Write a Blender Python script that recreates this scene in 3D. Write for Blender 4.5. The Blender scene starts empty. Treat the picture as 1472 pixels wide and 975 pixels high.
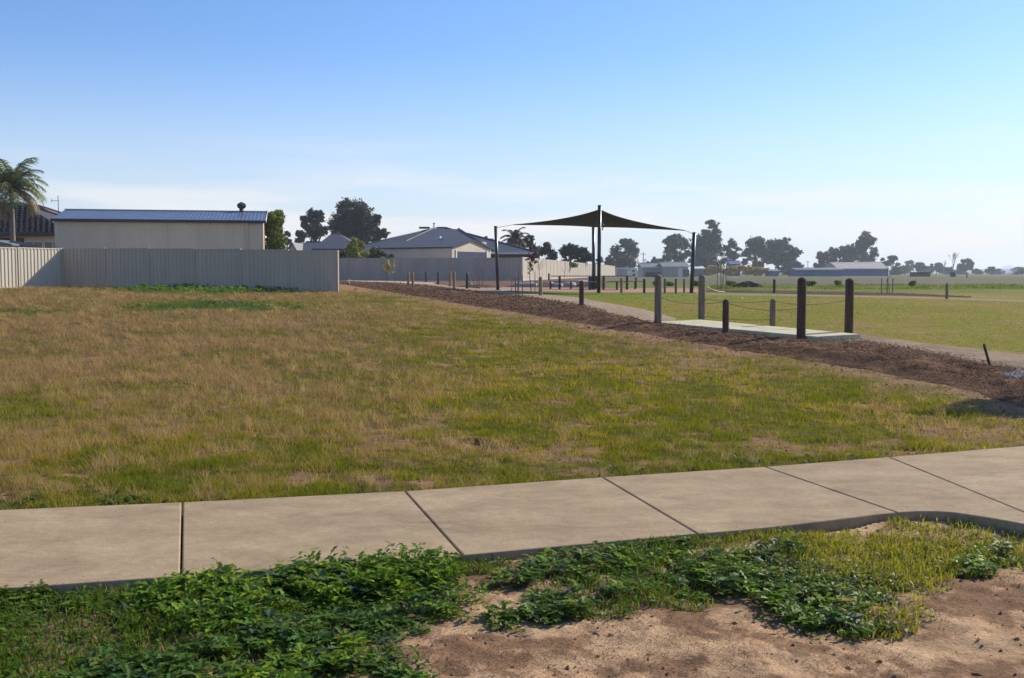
import bpy, math, random
import numpy as np
R = math.radians
PI = math.pi
random.seed(7)
rng = np.random.default_rng(11)
sc = bpy.context.scene
COL = sc.collection

# ------------------------------------------------------------------ camera
EYE = 1.5
F_PX = 1500.0
HOR = 392.0
PITCH = math.atan((487.5 - HOR) / F_PX)
cam_d = bpy.data.cameras.new("camera")
cam = bpy.data.objects.new("camera", cam_d)
COL.objects.link(cam)
cam.location = (0, 0, EYE)
cam.rotation_euler = (PI / 2 - PITCH, 0, 0)
cam_d.sensor_width = 36
cam_d.lens = 36 * F_PX / 1472
cam_d.clip_start = 0.1
cam_d.clip_end = 6000
sc.camera = cam

# ------------------------------------------------------------------ numeric helpers
def sstep(t):
    t = np.clip(t, 0, 1)
    return t * t * (3 - 2 * t)

def vnoise(x, y, seed=0):
    x = np.asarray(x, float); y = np.asarray(y, float)
    ix = np.floor(x); iy = np.floor(y)
    fx = x - ix; fy = y - iy
    fx = fx * fx * (3 - 2 * fx); fy = fy * fy * (3 - 2 * fy)
    def hsh(a, b):
        a = a.astype(np.int64); b = b.astype(np.int64)
        h = (a * 374761393 + b * 668265263 + seed * 974634777) & 0xFFFFFFFF
        h = ((h ^ (h >> 13)) * 1274126177) & 0xFFFFFFFF
        h = h ^ (h >> 16)
        return (h & 0xFFFF) / 65535.0
    a = hsh(ix, iy); b = hsh(ix + 1, iy); c = hsh(ix, iy + 1); d = hsh(ix + 1, iy + 1)
    return (a * (1 - fx) + b * fx) * (1 - fy) + (c * (1 - fx) + d * fx) * fy

def fbm(x, y, seed=0, o=4):
    s = 0; a = 0.5; t = 0
    for k in range(o):
        s = s + a * vnoise(x * 2 ** k + 17.3 * k, y * 2 ** k - 9.1 * k, seed + k); t += a; a *= 0.5
    return s / t

def rise(x, y):
    """smooth lie of the land: the park stands about half a metre above the footpath"""
    x = np.asarray(x, float); y = np.asarray(y, float)
    b = np.interp(y, [-1e5, 8, 11, 14, 21, 30, 40, 50, 60, 1e5], [0, 0, .018, .05, .18, .33, .47, .545, .57, .57])
    u = x / np.maximum(y, 1)
    left = sstep((4 - x) / 24) * sstep((y - 10) / 35)
    far = sstep((y - 55) / 25) * sstep((.14 - u) / .06)
    return b + .3 * np.maximum(left, far)

def rise1(x, y):
    return float(rise(x, y))

def project(x, y, z):
    """photo pixel of a place, used only to read the layout of the ground cover"""
    x = np.asarray(x, float); y = np.asarray(y, float); z = np.asarray(z, float) - EYE
    c, s = math.cos(PITCH), math.sin(PITCH)
    dep = y * c - z * s
    up = y * s + z * c
    dep = np.maximum(dep, .2)
    return 736 + F_PX * x / dep, 487.5 - F_PX * up / dep

def ray(px, py):
    c, s = math.cos(PITCH), math.sin(PITCH)
    u = (px - 736) / F_PX; v = (py - 487.5) / F_PX
    return (u, c - v * s, -s - v * c)

def G(px, py, off=0.0):
    """the place on the ground seen at a photo pixel"""
    d = ray(px, py)
    lo = 1.0
    f = lambda t: EYE + d[2] * t - rise1(d[0] * t, d[1] * t) - off
    t = 1.0
    while f(t) > 0 and t < 900:
        lo = t; t *= 1.03
    hi = t
    for _ in range(40):
        m = (lo + hi) / 2
        if f(m) > 0: lo = m
        else: hi = m
    return (d[0] * lo, d[1] * lo)

def at(px, py, depth):
    """the point seen at a photo pixel on the plane y = depth"""
    d = ray(px, py); t = depth / d[1]
    return (d[0] * t, depth, EYE + d[2] * t)

def X(px, depth): return at(px, HOR, depth)[0]
def Z(py, depth): return at(736, py, depth)[2]

# ------------------------------------------------------------------ mesh helpers
class MB:
    def __init__(s): s.v = []; s.f = []; s.sm = []
    def add(s, vs, fs, smooth=False):
        o = len(s.v); s.v += [tuple(map(float, p)) for p in vs]
        s.f += [tuple(i + o for i in f) for f in fs]; s.sm += [smooth] * len(fs)
        return s
    def box(s, a, b, rz=0, c=None):
        x0, y0, z0 = a; x1, y1, z1 = b
        vs = [(x0, y0, z0), (x1, y0, z0), (x1, y1, z0), (x0, y1, z0), (x0, y0, z1), (x1, y0, z1), (x1, y1, z1), (x0, y1, z1)]
        if rz:
            cx, cy = c or ((x0 + x1) / 2, (y0 + y1) / 2)
            vs = [(cx + (x - cx) * math.cos(rz) - (y - cy) * math.sin(rz), cy + (x - cx) * math.sin(rz) + (y - cy) * math.cos(rz), z) for x, y, z in vs]
        return s.add(vs, [(0, 3, 2, 1), (4, 5, 6, 7), (0, 1, 5, 4), (1, 2, 6, 5), (2, 3, 7, 6), (3, 0, 4, 7)])
    def tube(s, pts, rad, n=8, cap=True, smooth=True):
        P = [np.array(p, float) for p in pts]
        if not hasattr(rad, '__len__'): rad = [rad] * len(P)
        vs = []; fs = []
        ref = None
        for i, p in enumerate(P):
            d = P[min(i + 1, len(P) - 1)] - P[max(i - 1, 0)]
            d = d / (np.linalg.norm(d) + 1e-9)
            if ref is None:
                ref = np.array((1., 0, 0)) if abs(d[0]) < .9 else np.array((0, 1., 0))
            a = ref - d * np.dot(ref, d); a /= np.linalg.norm(a) + 1e-9
            ref = a
            b = np.cross(d, a)
            for k in range(n):
                t = 2 * PI * k / n
                vs.append(p + rad[i] * (a * math.cos(t) + b * math.sin(t)))
        for i in range(len(P) - 1):
            for k in range(n):
                k2 = (k + 1) % n
                fs.append((i * n + k, i * n + k2, (i + 1) * n + k2, (i + 1) * n + k))
        s.add(vs, fs, smooth)
        if cap:
            o = len(s.v) - len(vs)
            s.f.append(tuple(o + k for k in range(n))[::-1]); s.sm.append(False)
            o2 = o + (len(P) - 1) * n
            s.f.append(tuple(o2 + k for k in range(n))); s.sm.append(False)
        return s
    def prism(s, poly, z0, z1):
        """vertical prism over a ground polygon (ccw)"""
        n = len(poly)
        vs = [(x, y, z0) for x, y in poly] + [(x, y, z1) for x, y in poly]
        fs = [tuple(range(n))[::-1], tuple(range(n, 2 * n))] + [(i, (i + 1) % n, n + (i + 1) % n, n + i) for i in range(n)]
        return s.add(vs, fs)
    def build(s, name, mat, parent=None):
        me = bpy.data.meshes.new(name)
        me.from_pydata(s.v, [], s.f)
        me.polygons.foreach_set('use_smooth', s.sm)
        me.materials.append(mat); me.update()
        o = bpy.data.objects.new(name, me); COL.objects.link(o)
        if parent: o.parent = parent
        return o

def np_mesh(name, V, faces, mat, col=None, parent=None, smooth=False):
    """big mesh from arrays; faces = list of (n,k) index arrays"""
    me = bpy.data.meshes.new(name)
    me.vertices.add(len(V)); me.vertices.foreach_set('co', np.asarray(V, np.float32).ravel())
    loops = np.concatenate([f.ravel() for f in faces]).astype(np.int32)
    tot = np.concatenate([np.full(len(f), f.shape[1], np.int32) for f in faces])
    start = np.concatenate([[0], np.cumsum(tot)[:-1]]).astype(np.int32)
    me.loops.add(len(loops)); me.loops.foreach_set('vertex_index', loops)
    me.polygons.add(len(tot)); me.polygons.foreach_set('loop_start', start); me.polygons.foreach_set('loop_total', tot)
    me.polygons.foreach_set('use_smooth', np.full(len(tot), smooth))
    me.update(calc_edges=True)
    if col is not None:
        for cn, c in col.items():
            a = me.color_attributes.new(cn, 'FLOAT_COLOR', 'POINT')
            c4 = np.ones((len(V), 4), np.float32); c4[:, :3] = c
            a.data.foreach_set('color', c4.ravel())
    me.materials.append(mat)
    o = bpy.data.objects.new(name, me); COL.objects.link(o)
    if parent: o.parent = parent
    return o

def tag(o, label=None, cat=None, group=None, kind=None):
    if label: o['label'] = label
    if cat: o['category'] = cat
    if group: o['group'] = group
    if kind: o['kind'] = kind
    return o

def empty(name, loc=(0, 0, 0), rz=0, label=None, cat=None, group=None):
    o = bpy.data.objects.new(name, None); COL.objects.link(o)
    o.location = loc; o.rotation_euler = (0, 0, rz); o.empty_display_size = .2
    return tag(o, label, cat, group)

def copy_tree(o, parent=None):
    c = o.copy(); COL.objects.link(c); c.parent = parent
    for ch in [q for q in list(o.children)]: copy_tree(ch, c)
    return c

# ------------------------------------------------------------------ materials
def srgb(r, g, b):
    f = lambda c: (c / 255 / 12.92) if c / 255 <= .04045 else ((c / 255 + .055) / 1.055) ** 2.4
    return (f(r), f(g), f(b), 1)

def mat(name, c1, c2=None, scale=4, rough=.8, bump=0, bscale=30, metal=0, spec=.3, detail=5, stretch=(1, 1, 1), lo=.35, hi=.65, transl=0):
    m = bpy.data.materials.new(name); m.use_nodes = True
    nt = m.node_tree; N = nt.nodes; L = nt.links
    b = N['Principled BSDF']
    b.inputs['Roughness'].default_value = rough; b.inputs['Metallic'].default_value = metal
    b.inputs['Specular IOR Level'].default_value = spec
    tc = N.new('ShaderNodeTexCoord'); mp = N.new('ShaderNodeMapping'); mp.inputs['Scale'].default_value = stretch
    L.new(tc.outputs['Object'], mp.inputs['Vector'])
    if c2:
        n = N.new('ShaderNodeTexNoise'); n.inputs['Scale'].default_value = scale; n.inputs['Detail'].default_value = detail
        L.new(mp.outputs[0], n.inputs['Vector'])
        r = N.new('ShaderNodeValToRGB'); r.color_ramp.elements[0].position = lo; r.color_ramp.elements[1].position = hi
        r.color_ramp.elements[0].color = tuple(c1[:3]) + (1,); r.color_ramp.elements[1].color = tuple(c2[:3]) + (1,)
        L.new(n.outputs['Fac'], r.inputs[0]); L.new(r.outputs[0], b.inputs['Base Color'])
    else:
        b.inputs['Base Color'].default_value = tuple(c1[:3]) + (1,)
    if bump:
        n2 = N.new('ShaderNodeTexNoise'); n2.inputs['Scale'].default_value = bscale; n2.inputs['Detail'].default_value = 6
        L.new(mp.outputs[0], n2.inputs['Vector'])
        bp = N.new('ShaderNodeBump'); bp.inputs['Strength'].default_value = bump; bp.inputs['Distance'].default_value = .02
        L.new(n2.outputs['Fac'], bp.inputs['Height']); L.new(bp.outputs[0], b.inputs['Normal'])
    return m

def leaf_mat(name, transl=.35, rough=.6, spec=.3):
    """colour of each leaf or blade comes from its own attribute; light passes through it"""
    m = bpy.data.materials.new(name); m.use_nodes = True
    nt = m.node_tree; N = nt.nodes; L = nt.links
    b = N['Principled BSDF']; out = N['Material Output']
    a = N.new('ShaderNodeVertexColor'); a.layer_name = 'Col'
    b.inputs['Roughness'].default_value = rough; b.inputs['Specular IOR Level'].default_value = spec
    L.new(a.outputs['Color'], b.inputs['Base Color'])
    t = N.new('ShaderNodeBsdfTranslucent'); L.new(a.outputs['Color'], t.inputs['Color'])
    mx = N.new('ShaderNodeMixShader'); mx.inputs[0].default_value = transl
    L.new(b.outputs[0], mx.inputs[1]); L.new(t.outputs[0], mx.inputs[2]); L.new(mx.outputs[0], out.inputs['Surface'])
    return m

def ground_mat(name, bump=.6, fine=60, dist=.02, rough=.95):
    m = bpy.data.materials.new(name); m.use_nodes = True
    nt = m.node_tree; N = nt.nodes; L = nt.links
    b = N['Principled BSDF']; b.inputs['Roughness'].default_value = rough; b.inputs['Specular IOR Level'].default_value = .04
    a = N.new('ShaderNodeVertexColor'); a.layer_name = 'Col'
    tc = N.new('ShaderNodeTexCoord')
    n1 = N.new('ShaderNodeTexNoise'); n1.inputs['Scale'].default_value = fine; n1.inputs['Detail'].default_value = 8; n1.inputs['Roughness'].default_value = .7
    n2 = N.new('ShaderNodeTexNoise'); n2.inputs['Scale'].default_value = fine / 8; n2.inputs['Detail'].default_value = 6
    L.new(tc.outputs['Object'], n1.inputs['Vector']); L.new(tc.outputs['Object'], n2.inputs['Vector'])
    ad = N.new('ShaderNodeMath'); ad.operation = 'ADD'; L.new(n1.outputs['Fac'], ad.inputs[0]); L.new(n2.outputs['Fac'], ad.inputs[1])
    mr = N.new('ShaderNodeMapRange'); mr.inputs['From Min'].default_value = .7; mr.inputs['From Max'].default_value = 1.3
    mr.inputs['To Min'].default_value = .55; mr.inputs['To Max'].default_value = 1.45
    L.new(ad.outputs[0], mr.inputs['Value'])
    mul = N.new('ShaderNodeVectorMath'); mul.operation = 'SCALE'
    L.new(a.outputs['Color'], mul.inputs[0]); L.new(mr.outputs[0], mul.inputs['Scale'])
    L.new(mul.outputs[0], b.inputs['Base Color'])
    bp = N.new('ShaderNodeBump'); bp.inputs['Strength'].default_value = bump; bp.inputs['Distance'].default_value = dist
    L.new(ad.outputs[0], bp.inputs['Height']); L.new(bp.outputs[0], b.inputs['Normal'])
    return m

M = {}
M['concrete'] = mat('concrete', (.43, .32, .20), (.31, .23, .143), 1.3, .9, .3, 120, spec=.12, detail=12, stretch=(1, 2.0, 1), lo=.28, hi=.75)
def concrete_detail(m):
    nt = m.node_tree; N = nt.nodes; L = nt.links; b = N['Principled BSDF']
    src = b.inputs['Base Color'].links[0].from_socket
    tc = N.new('ShaderNodeTexCoord')
    def fac(scale, stretch, lo, hi, a, b_, det=8, dist=0):
        mp = N.new('ShaderNodeMapping'); mp.inputs['Scale'].default_value = stretch; mp.inputs['Rotation'].default_value = (0, 0, .3)
        L.new(tc.outputs['Object'], mp.inputs['Vector'])
        n = N.new('ShaderNodeTexNoise'); n.inputs['Scale'].default_value = scale; n.inputs['Detail'].default_value = det; n.inputs['Roughness'].default_value = .68; n.inputs['Distortion'].default_value = dist
        L.new(mp.outputs[0], n.inputs['Vector'])
        r_ = N.new('ShaderNodeMapRange'); r_.inputs['From Min'].default_value = lo; r_.inputs['From Max'].default_value = hi
        r_.inputs['To Min'].default_value = a; r_.inputs['To Max'].default_value = b_
        L.new(n.outputs['Fac'], r_.inputs['Value']); return r_.outputs[0]
    out = src
    for f in (fac(3.6, (1, 1.5, 1), .38, .64, .86, 1.08, dist=.6), fac(30, (1, 1, 1), .35, .65, .90, 1.08, 6), fac(160, (1, 1, 1), .3, .7, .88, 1.10, 3), fac(14, (1, 1, 1), .62, .74, 1.0, .78), fac(2.0, (.5, 7, 1), .60, .72, 1.0, 1.20, dist=1.2), fac(6, (1, 26, 1), .35, .65, .93, 1.06, 4), fac(1.1, (1, 1, 1), .52, .66, 1.0, .80, 10, 1.0)):
        v = N.new('ShaderNodeVectorMath'); v.operation = 'SCALE'; L.new(out, v.inputs[0]); L.new(f, v.inputs['Scale']); out = v.outputs[0]
    L.new(out, b.inputs['Base Color'])
concrete_detail(M['concrete'])
M['pale_concrete'] = mat('pale_concrete', (.58, .53, .36), (.46, .42, .29), 3, .95, .2, 80, spec=.08)
M['wall_cream'] = mat('cream_sheet', (.64, .53, .39), (.58, .48, .355), 1.2, .55, 0, metal=0, spec=.4, stretch=(1, 1, .2))
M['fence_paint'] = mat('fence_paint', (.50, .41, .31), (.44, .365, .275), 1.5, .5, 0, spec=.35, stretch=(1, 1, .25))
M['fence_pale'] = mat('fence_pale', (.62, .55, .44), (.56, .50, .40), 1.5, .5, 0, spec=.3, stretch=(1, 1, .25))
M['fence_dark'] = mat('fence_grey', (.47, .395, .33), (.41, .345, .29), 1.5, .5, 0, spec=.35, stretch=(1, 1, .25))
M['roof_zinc'] = mat('roof_zinc', (.21, .25, .32), (.17, .205, .27), 1.5, .38, 0, metal=.6, spec=.5)
M['roof_slate'] = mat('roof_slate', (.075, .08, .105), (.06, .065, .085), 1.0, .6, 0, spec=.25)
M['roof_tile'] = mat('roof_tile', (.085, .055, .042), (.055, .036, .03), 5, .45, .1, spec=.5)
M['roof_tile_pale'] = mat('roof_tile_pale', (.17, .12, .10), (.13, .09, .075), 3, .6, .1)
M['roof_pink'] = mat('roof_pink', (.42, .35, .33), (.36, .30, .28), .5, .6)
M['roof_pale'] = mat('roof_pale', (.20, .21, .21), (.16, .17, .17), .5, .6)
M['trim_dark'] = mat('trim_dark', (.035, .035, .045), (.05, .05, .06), 3, .5)
M['white_trim'] = mat('white_trim', (.72, .70, .66), (.66, .64, .6), 2, .5)
M['glass'] = mat('dark_glass', (.02, .025, .03), rough=.08, spec=.7)
M['door_blue'] = mat('roller_door_blue', (.035, .055, .12), (.03, .045, .10), 2, .5)
M['brick'] = mat('red_brick', (.22, .08, .055), (.15, .055, .04), 18, .85)
M['blue_steel'] = mat('blue_steel', (.07, .13, .27), (.05, .10, .21), .4, .55)
M['green_sheet'] = mat('green_sheet', (.30, .42, .34), (.26, .37, .30), 1, .55)
M['rust'] = mat('rust_red', (.10, .045, .045), (.07, .035, .035), 1, .8)
M['tank'] = mat('dark_tank', (.03, .055, .07), (.025, .045, .06), 1, .6)
M['steel'] = mat('galvanised', (.55, .56, .58), (.45, .46, .48), 6, .35, metal=.8)
M['post_dark'] = mat('post_paint', (.010, .016, .018), (.014, .022, .024), 3, .35, spec=.5)
M['sail'] = mat('sail_cloth', (.012, .026, .018), (.016, .034, .022), 8, .9, .2, 90)
M['wire'] = mat('wire_rope', (.22, .21, .18), (.14, .13, .12), 30, .5, metal=.3)
M['timber'] = mat('weathered_timber', (.27, .215, .145), (.13, .10, .068), 5, .85, .5, 40, stretch=(6, 6, .5))
M['timber_dark'] = mat('stained_timber', (.12, .07, .042), (.06, .036, .024), 5, .85, .5, 40, stretch=(6, 6, .5))
M['timber_gold'] = mat('treated_timber', (.36, .26, .14), (.20, .14, .08), 5, .85, .4, 40, stretch=(6, 6, .5))
M['table_wood'] = mat('table_wood', (.17, .13, .09), (.11, .085, .06), 5, .7, .2, 40, stretch=(1, 8, 8))
M['bench_wood'] = mat('bench_wood', (.33, .21, .13), (.24, .15, .09), 5, .7, .2, 40, stretch=(1, 8, 8))
M['bark'] = mat('bark', (.10, .08, .065), (.055, .045, .038), 3, .95, .6, 12, stretch=(3, 3, .6))
M['bark_pale'] = mat('bark_pale', (.26, .22, .18), (.15, .125, .10), 3, .9, .5, 12, stretch=(3, 3, .6))
M['leaf'] = leaf_mat('foliage', .22, .55, .3)
M['weed'] = leaf_mat('weed_leaf', .50, .5, .22)
M['blade'] = leaf_mat('grass_blade', .42, .9, .0)
M['litter'] = leaf_mat('litter', 0, .9, .1)
M['ground'] = ground_mat('soil_and_turf')
M['mulch'] = ground_mat('mulch_soil', 1.0, 38, .05)
M['gravel'] = ground_mat('crushed_gravel', .5, 90, .012)
M['stone'] = mat('stone', (.42, .40, .36), (.26, .25, .23), 8, .8, .4, 20)
M['white_plastic'] = mat('white_plastic', (.75, .74, .70), (.68, .67, .63), 3, .5)

# ------------------------------------------------------------------ ground cover layout
FP_TOP = [(-260, 742), (0, 733), (262, 722), (582, 706), (866, 686), (1100, 671), (1278, 657), (1472, 641), (1760, 618)]
FP_BOT = [(-260, 858), (0, 846), (258, 828), (450, 815), (665, 798), (1003, 767), (1065, 762), (1127, 755.5), (1212, 745.5), (1255, 740), (1290, 736.5), (1318, 734.8), (1345, 734.6), (1370, 736.5), (1395, 740), (1430, 745.5), (1472, 753), (1520, 763), (1600, 783), (1760, 840)]
MU_LO = [(440, 404), (500, 410), (540, 417), (600, 426.5), (680, 440), (760, 453), (850, 467), (950, 482), (1050, 497), (1150, 513), (1250, 529), (1350, 547), (1472, 576), (1700, 630)]
MU_UP = [(440, 402), (500, 404), (560, 406), (600, 409), (650, 415), (700, 421), (760, 427), (830, 438), (880, 452), (940, 464), (1040, 476), (1145, 486.5), (1240, 488), (1330, 502), (1472, 529), (1700, 566)]
def pl(poly, px):
    return np.interp(px, [p[0] for p in poly], [p[1] for p in poly])

def ell(px, py, cx, cy, rx, ry):
    return np.clip(1.25 - ((px - cx) / rx) ** 2 - ((py - cy) / ry) ** 2, 0, 1)

def cover(x, y, z=None):
    """weights of the kinds of ground cover at places (x, y)"""
    z0 = rise(x, y)
    px, py = project(x, y, z0)
    w1 = fbm(x * .45, y * .45, 3) - .5
    w2 = fbm(x * 1.7, y * 1.7, 23) - .5
    w3 = fbm(x * 5, y * 5, 41, 3) - .5
    behind = (y < 1.0)
    k = np.clip((py - 380) / 200, .05, 1.5)        # wobble shrinks with distance
    jx = px + 160 * w2 * k; jy = py + (60 * w2 + 24 * w3) * k
    c = {}
    fpt = pl(FP_TOP, px); fpb = pl(FP_BOT, px)
    verge = (py > (fpt + fpb) / 2) | behind
    c['verge'] = verge.astype(float)
    # broad-leaved weeds on the verge
    wd = np.zeros_like(px)
    for e in [(520, 868, 150, 92), (330, 900, 150, 72), (90, 868, 170, 40), (60, 950, 190, 52), (400, 975, 250, 55), (215, 845, 120, 25),
              (775, 862, 105, 46), (800, 800, 110, 26), (940, 792, 160, 34), (895, 840, 70, 26), (1060, 815, 150, 46),
              (1220, 862, 110, 46), (1140, 840, 90, 30), (1450, 812, 50, 32), (-120, 905, 200, 80), (1650, 800, 120, 60)]:
        wd = np.maximum(wd, ell(jx, jy, *e))
    for e in [(225, 893, 50, 26), (395, 955, 55, 18), (690, 818, 70, 22), (215, 940, 60, 20), (60, 925, 70, 16), (330, 958, 60, 14), (330, 905, 40, 10), (540, 930, 45, 12), (120, 880, 60, 9), (980, 822, 40, 8)]:
        wd = wd * (1 - ell(jx, jy, *e))
    wd = wd * (.12 + .88 * sstep((w2 * 1.2 + w3 * .8 + .08) / .09))
    c['weed'] = np.where(verge & ~behind, wd, 0)
    tall = np.maximum(ell(jx, jy, 540, 830, 130, 50), .55 * ell(jx, jy, 300, 870, 140, 45))
    c['tall'] = np.where(verge, tall, 0)
    lowg = np.zeros_like(px)
    for e in [(1300, 800, 240, 55), (1180, 785, 220, 38), (1430, 770, 120, 45), (1000, 830, 240, 28), (150, 900, 360, 80), (640, 815, 90, 14), (900, 865, 120, 20), (1280, 880, 90, 26)]:
        lowg = np.maximum(lowg, ell(jx, jy, *e))
    edge = np.clip(1 - np.abs(py - fpb - 8) / 14, 0, 1) * (w3 > -.1)
    c['lowg'] = np.where(verge & ~behind, np.clip(np.maximum(lowg, edge), 0, 1), 0) + np.where(behind, .5, 0)
    # the open field
    mulo = pl(MU_LO, px); muup = pl(MU_UP, px)
    field = (~verge) & (py > mulo)
    c['field'] = field.astype(float)
    rightness = np.clip((jx - 330 - (jy - 420) * .9) / 420, 0, 1)
    dry = 1 - .95 * sstep(rightness)
    dry = np.maximum(dry, .85 * ell(jx, jy, 560, 590, 190, 62)) + .25 * ell(jx, jy, 300, 500, 420, 60) - .35 * ell(jx, jy, 820, 560, 260, 60)
    dry = dry * np.interp(py, [408, 500, 560, 625, 665, 730], [1.15, 1.0, .72, .5, .3, .1])
    dry = dry * .80 + 1.3 * w1 + 1.5 * w2 + 1.1 * w3 - .02
    dry = np.maximum(dry, .8 * ell(jx, jy, 960, 500, 160, 25) * .5)
    strip = np.maximum(ell(jx, py + 8 * w2, 310, 441, 150, 9), ell(jx, py, 40, 450, 55, 5) * .45)
    fence_green = ell(px, py + 3 * w2, 320, 417, 175, 6)
    c['strip'] = strip; c['fence_green'] = fence_green
    dry = dry * (1 - np.clip(strip + fence_green, 0, 1))
    c['dry'] = np.clip(dry, 0, 1)
    bare = np.clip(1 - (py - mulo) / np.interp(px, [480, 560, 700, 900, 1100, 1300, 1472], [19, 9, 17, 18, 20, 34, 46]) + 1.0 * w2 + .5 * w3, 0, 1) * (px > 470)
    for e in [(690, 632, 55, 9), (640, 600, 25, 8), (790, 655, 60, 16), (930, 660, 55, 15), (1000, 627, 50, 10), (1150, 640, 120, 12), (1230, 628, 80, 12),
              (1400, 590, 100, 30), (1020, 520, 90, 10), (1420, 625, 100, 16), (870, 560, 60, 7), (100, 680, 80, 9), (560, 640, 70, 8), (330, 655, 50, 7)]:
        bare = np.maximum(bare, .9 * ell(jx, jy, *e) * (.7 + w3))
    bare = np.maximum(bare, np.maximum(ell(jx, jy, 690, 631, 32, 4.5), ell(jx, jy, 632, 603, 10, 12)))
    bare = np.maximum(bare, sstep((w2 * 1.3 + w3 * .8 - .26) / .12) * .8)
    c['bare'] = np.clip(bare, 0, 1) * field
    c['mulch'] = ((py <= mulo) & (py >= muup) & (px > 450) & ~verge).astype(float)
    # beyond the mulch
    beyond = (~verge) & (py < muup)
    c['beyond'] = beyond.astype(float)
    c['lush'] = np.clip(ell(px, py + 6 * w2, 950, 420, 330, 14) + ell(px, py, 1330, 415, 420, 4), 0, 1)
    c['px'] = px; c['py'] = py; c['w1'] = w1; c['w2'] = w2; c['w3'] = w3
    c['behind'] = behind
    return c

def mixc(a, b, t):
    t = np.clip(t, 0, 1)[:, None]
    return a * (1 - t) + b * t

def arr(n, c): return np.tile(np.array(c, float), (n, 1))

def ground_colour(x, y, c):
    n = len(x)
    dirt = mixc(arr(n, (.52, .355, .205)), arr(n, (.36, .22, .125)), .5 + 1.2 * c['w2'] + 1.2 * c['w3'])
    pink = mixc(arr(n, (.34, .20, .12)), arr(n, (.22, .13, .078)), .5 + 1.2 * c['w3'])
    soil = arr(n, (.10, .075, .045))
    green = mixc(arr(n, (.13, .125, .018)), arr(n, (.18, .15, .028)), .5 + 1.4 * c['w2'])
    straw = mixc(arr(n, (.24, .165, .08)), arr(n, (.17, .115, .05)), .5 + 1.3 * c['w3'])
    # verge
    v = dirt.copy()
    v = mixc(v, arr(n, (.15, .085, .05)), sstep((1.7 * c['w3'] + .7 * c['w2'] + 1.0 * (fbm(x * 16, y * 16, 401, 3) - .5) - .12) / .14) * .65)
    v = mixc(v, soil, np.clip(c['weed'] * 1.3 + c['lowg'] * .6, 0, 1))
    # field
    f = mixc(green, straw, c['dry']) * .62
    f = mixc(f, arr(n, (.06, .10, .022)), np.clip(c['strip'] + c['fence_green'], 0, 1))
    f = mixc(f, pink, c['bare'])
    # beyond: lawn, weed strip, grey far field
    px, py = c['px'], c['py']
    lawn = mixc(arr(n, (.175, .175, .02)), arr(n, (.215, .185, .035)), .5 + 1.8 * c['w1'])
    lawn = mixc(lawn, arr(n, (.15, .19, .022)), c['lush'])
    lawn = mixc(lawn, arr(n, (.25, .18, .07)), sstep((c['w2'] + .7 * c['w1'] - .06) / .16) * .5)
    lawn = mixc(lawn, pink, sstep((c['w2'] + .5 * c['w3'] - .15) / .08) * .7)
    far = mixc(arr(n, (.15, .13, .10)), arr(n, (.115, .115, .065)), .5 + 2.5 * (fbm(x * .05, y * .02, 77) - .5))
    far = mixc(far, arr(n, (.12, .15, .045)), sstep((fbm(x * .03, y * .012, 91) - .55) / .12))
    strip2 = sstep((py - 409.0) / 2.5) * sstep((y - 30) / 10)
    weedy = mixc(arr(n, (.11, .15, .02)), arr(n, (.19, .17, .05)), .5 + 2 * c['w1'])
    b = mixc(far, weedy, strip2)
    b = mixc(b, lawn, sstep((py - 421) / 1.5))
    leftb = ((px < 870) & (py < 414.5)) | ((px < 700) & (py < 420))
    b = np.where(leftb[:, None], mixc(arr(n, (.20, .12, .085)), arr(n, (.13, .08, .055)), .5 + c['w2']), b)
    out = np.where((c['verge'] > .5)[:, None], v, np.where((c['field'] > .5)[:, None], f, np.where((c['mulch'] > .5)[:, None], arr(n, (.15, .09, .055)), b)))
    out = np.where(((c['mulch'] < .5) & (px < 450) & (py < 412) & (c['verge'] < .5))[:, None], straw, out)
    return np.clip(out, .01, .9)

# height of the near ground with its small relief
def relief(x, y, c=None):
    r = np.hypot(x, y)
    near = np.clip((60 - r) / 40, 0, 1)
    fp = -.055 * np.clip((30 - r) / 10, 0, 1)
    if c is not None: fp = fp + .028 * c['verge'] * np.clip((1250 - c['px']) / 300, 0, 1)
    b = (fbm(x * .35, y * .35, 60) - .5) * .06 + (fbm(x * 2.2, y * 2.2, 61) - .5) * .05 + (fbm(x * 9, y * 9, 62, 3) - .5) * .022
    if c is not None:
        inpath = (c['py'] > pl(FP_TOP, c['px']) - 3) & (c['py'] < pl(FP_BOT, c['px']) + 3) & ~c['behind']
        b = np.where(inpath, -.02, b)
        b = b * (1 - c['beyond'] * .8)
        ridge = ell(c['px'] + 60 * c['w2'], c['py'] + 20 * c['w3'], 685, 630, 34, 4)
        b = b - ridge * .05
    return fp * 1.0 + b * near

def height(x, y):
    x = np.atleast_1d(np.asarray(x, float)); y = np.atleast_1d(np.asarray(y, float))
    return rise(x, y) + relief(x, y, cover(x, y))

# ground: one polar sheet out to the horizon
fr = np.concatenate([[0.3, .8, 1.5, 2.2], np.geomspace(2.6, 60, 640), np.geomspace(61, 2700, 150)])
an = np.concatenate([np.linspace(-180, -42, 40)[:-1], np.linspace(-42, 42, 640), np.linspace(42, 180, 40)[1:-1]])
RR, AA = np.meshgrid(fr, np.radians(an), indexing='ij')
gx = (RR * np.sin(AA)).ravel(); gy = (RR * np.cos(AA)).ravel()
gc = cover(gx, gy)
gz = rise(gx, gy) + relief(gx, gy, gc)
nr, na = RR.shape
idx = np.arange(nr * na).reshape(nr, na)
q = np.stack([idx[:-1, :], idx[1:, :], np.roll(idx, -1, 1)[1:, :], np.roll(idx, -1, 1)[:-1, :]], -1).reshape(-1, 4)[:, ::-1]
V = np.stack([gx, gy, gz], -1)
V = np.vstack([V, [[0, 0, float(gz[0])]]])
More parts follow.
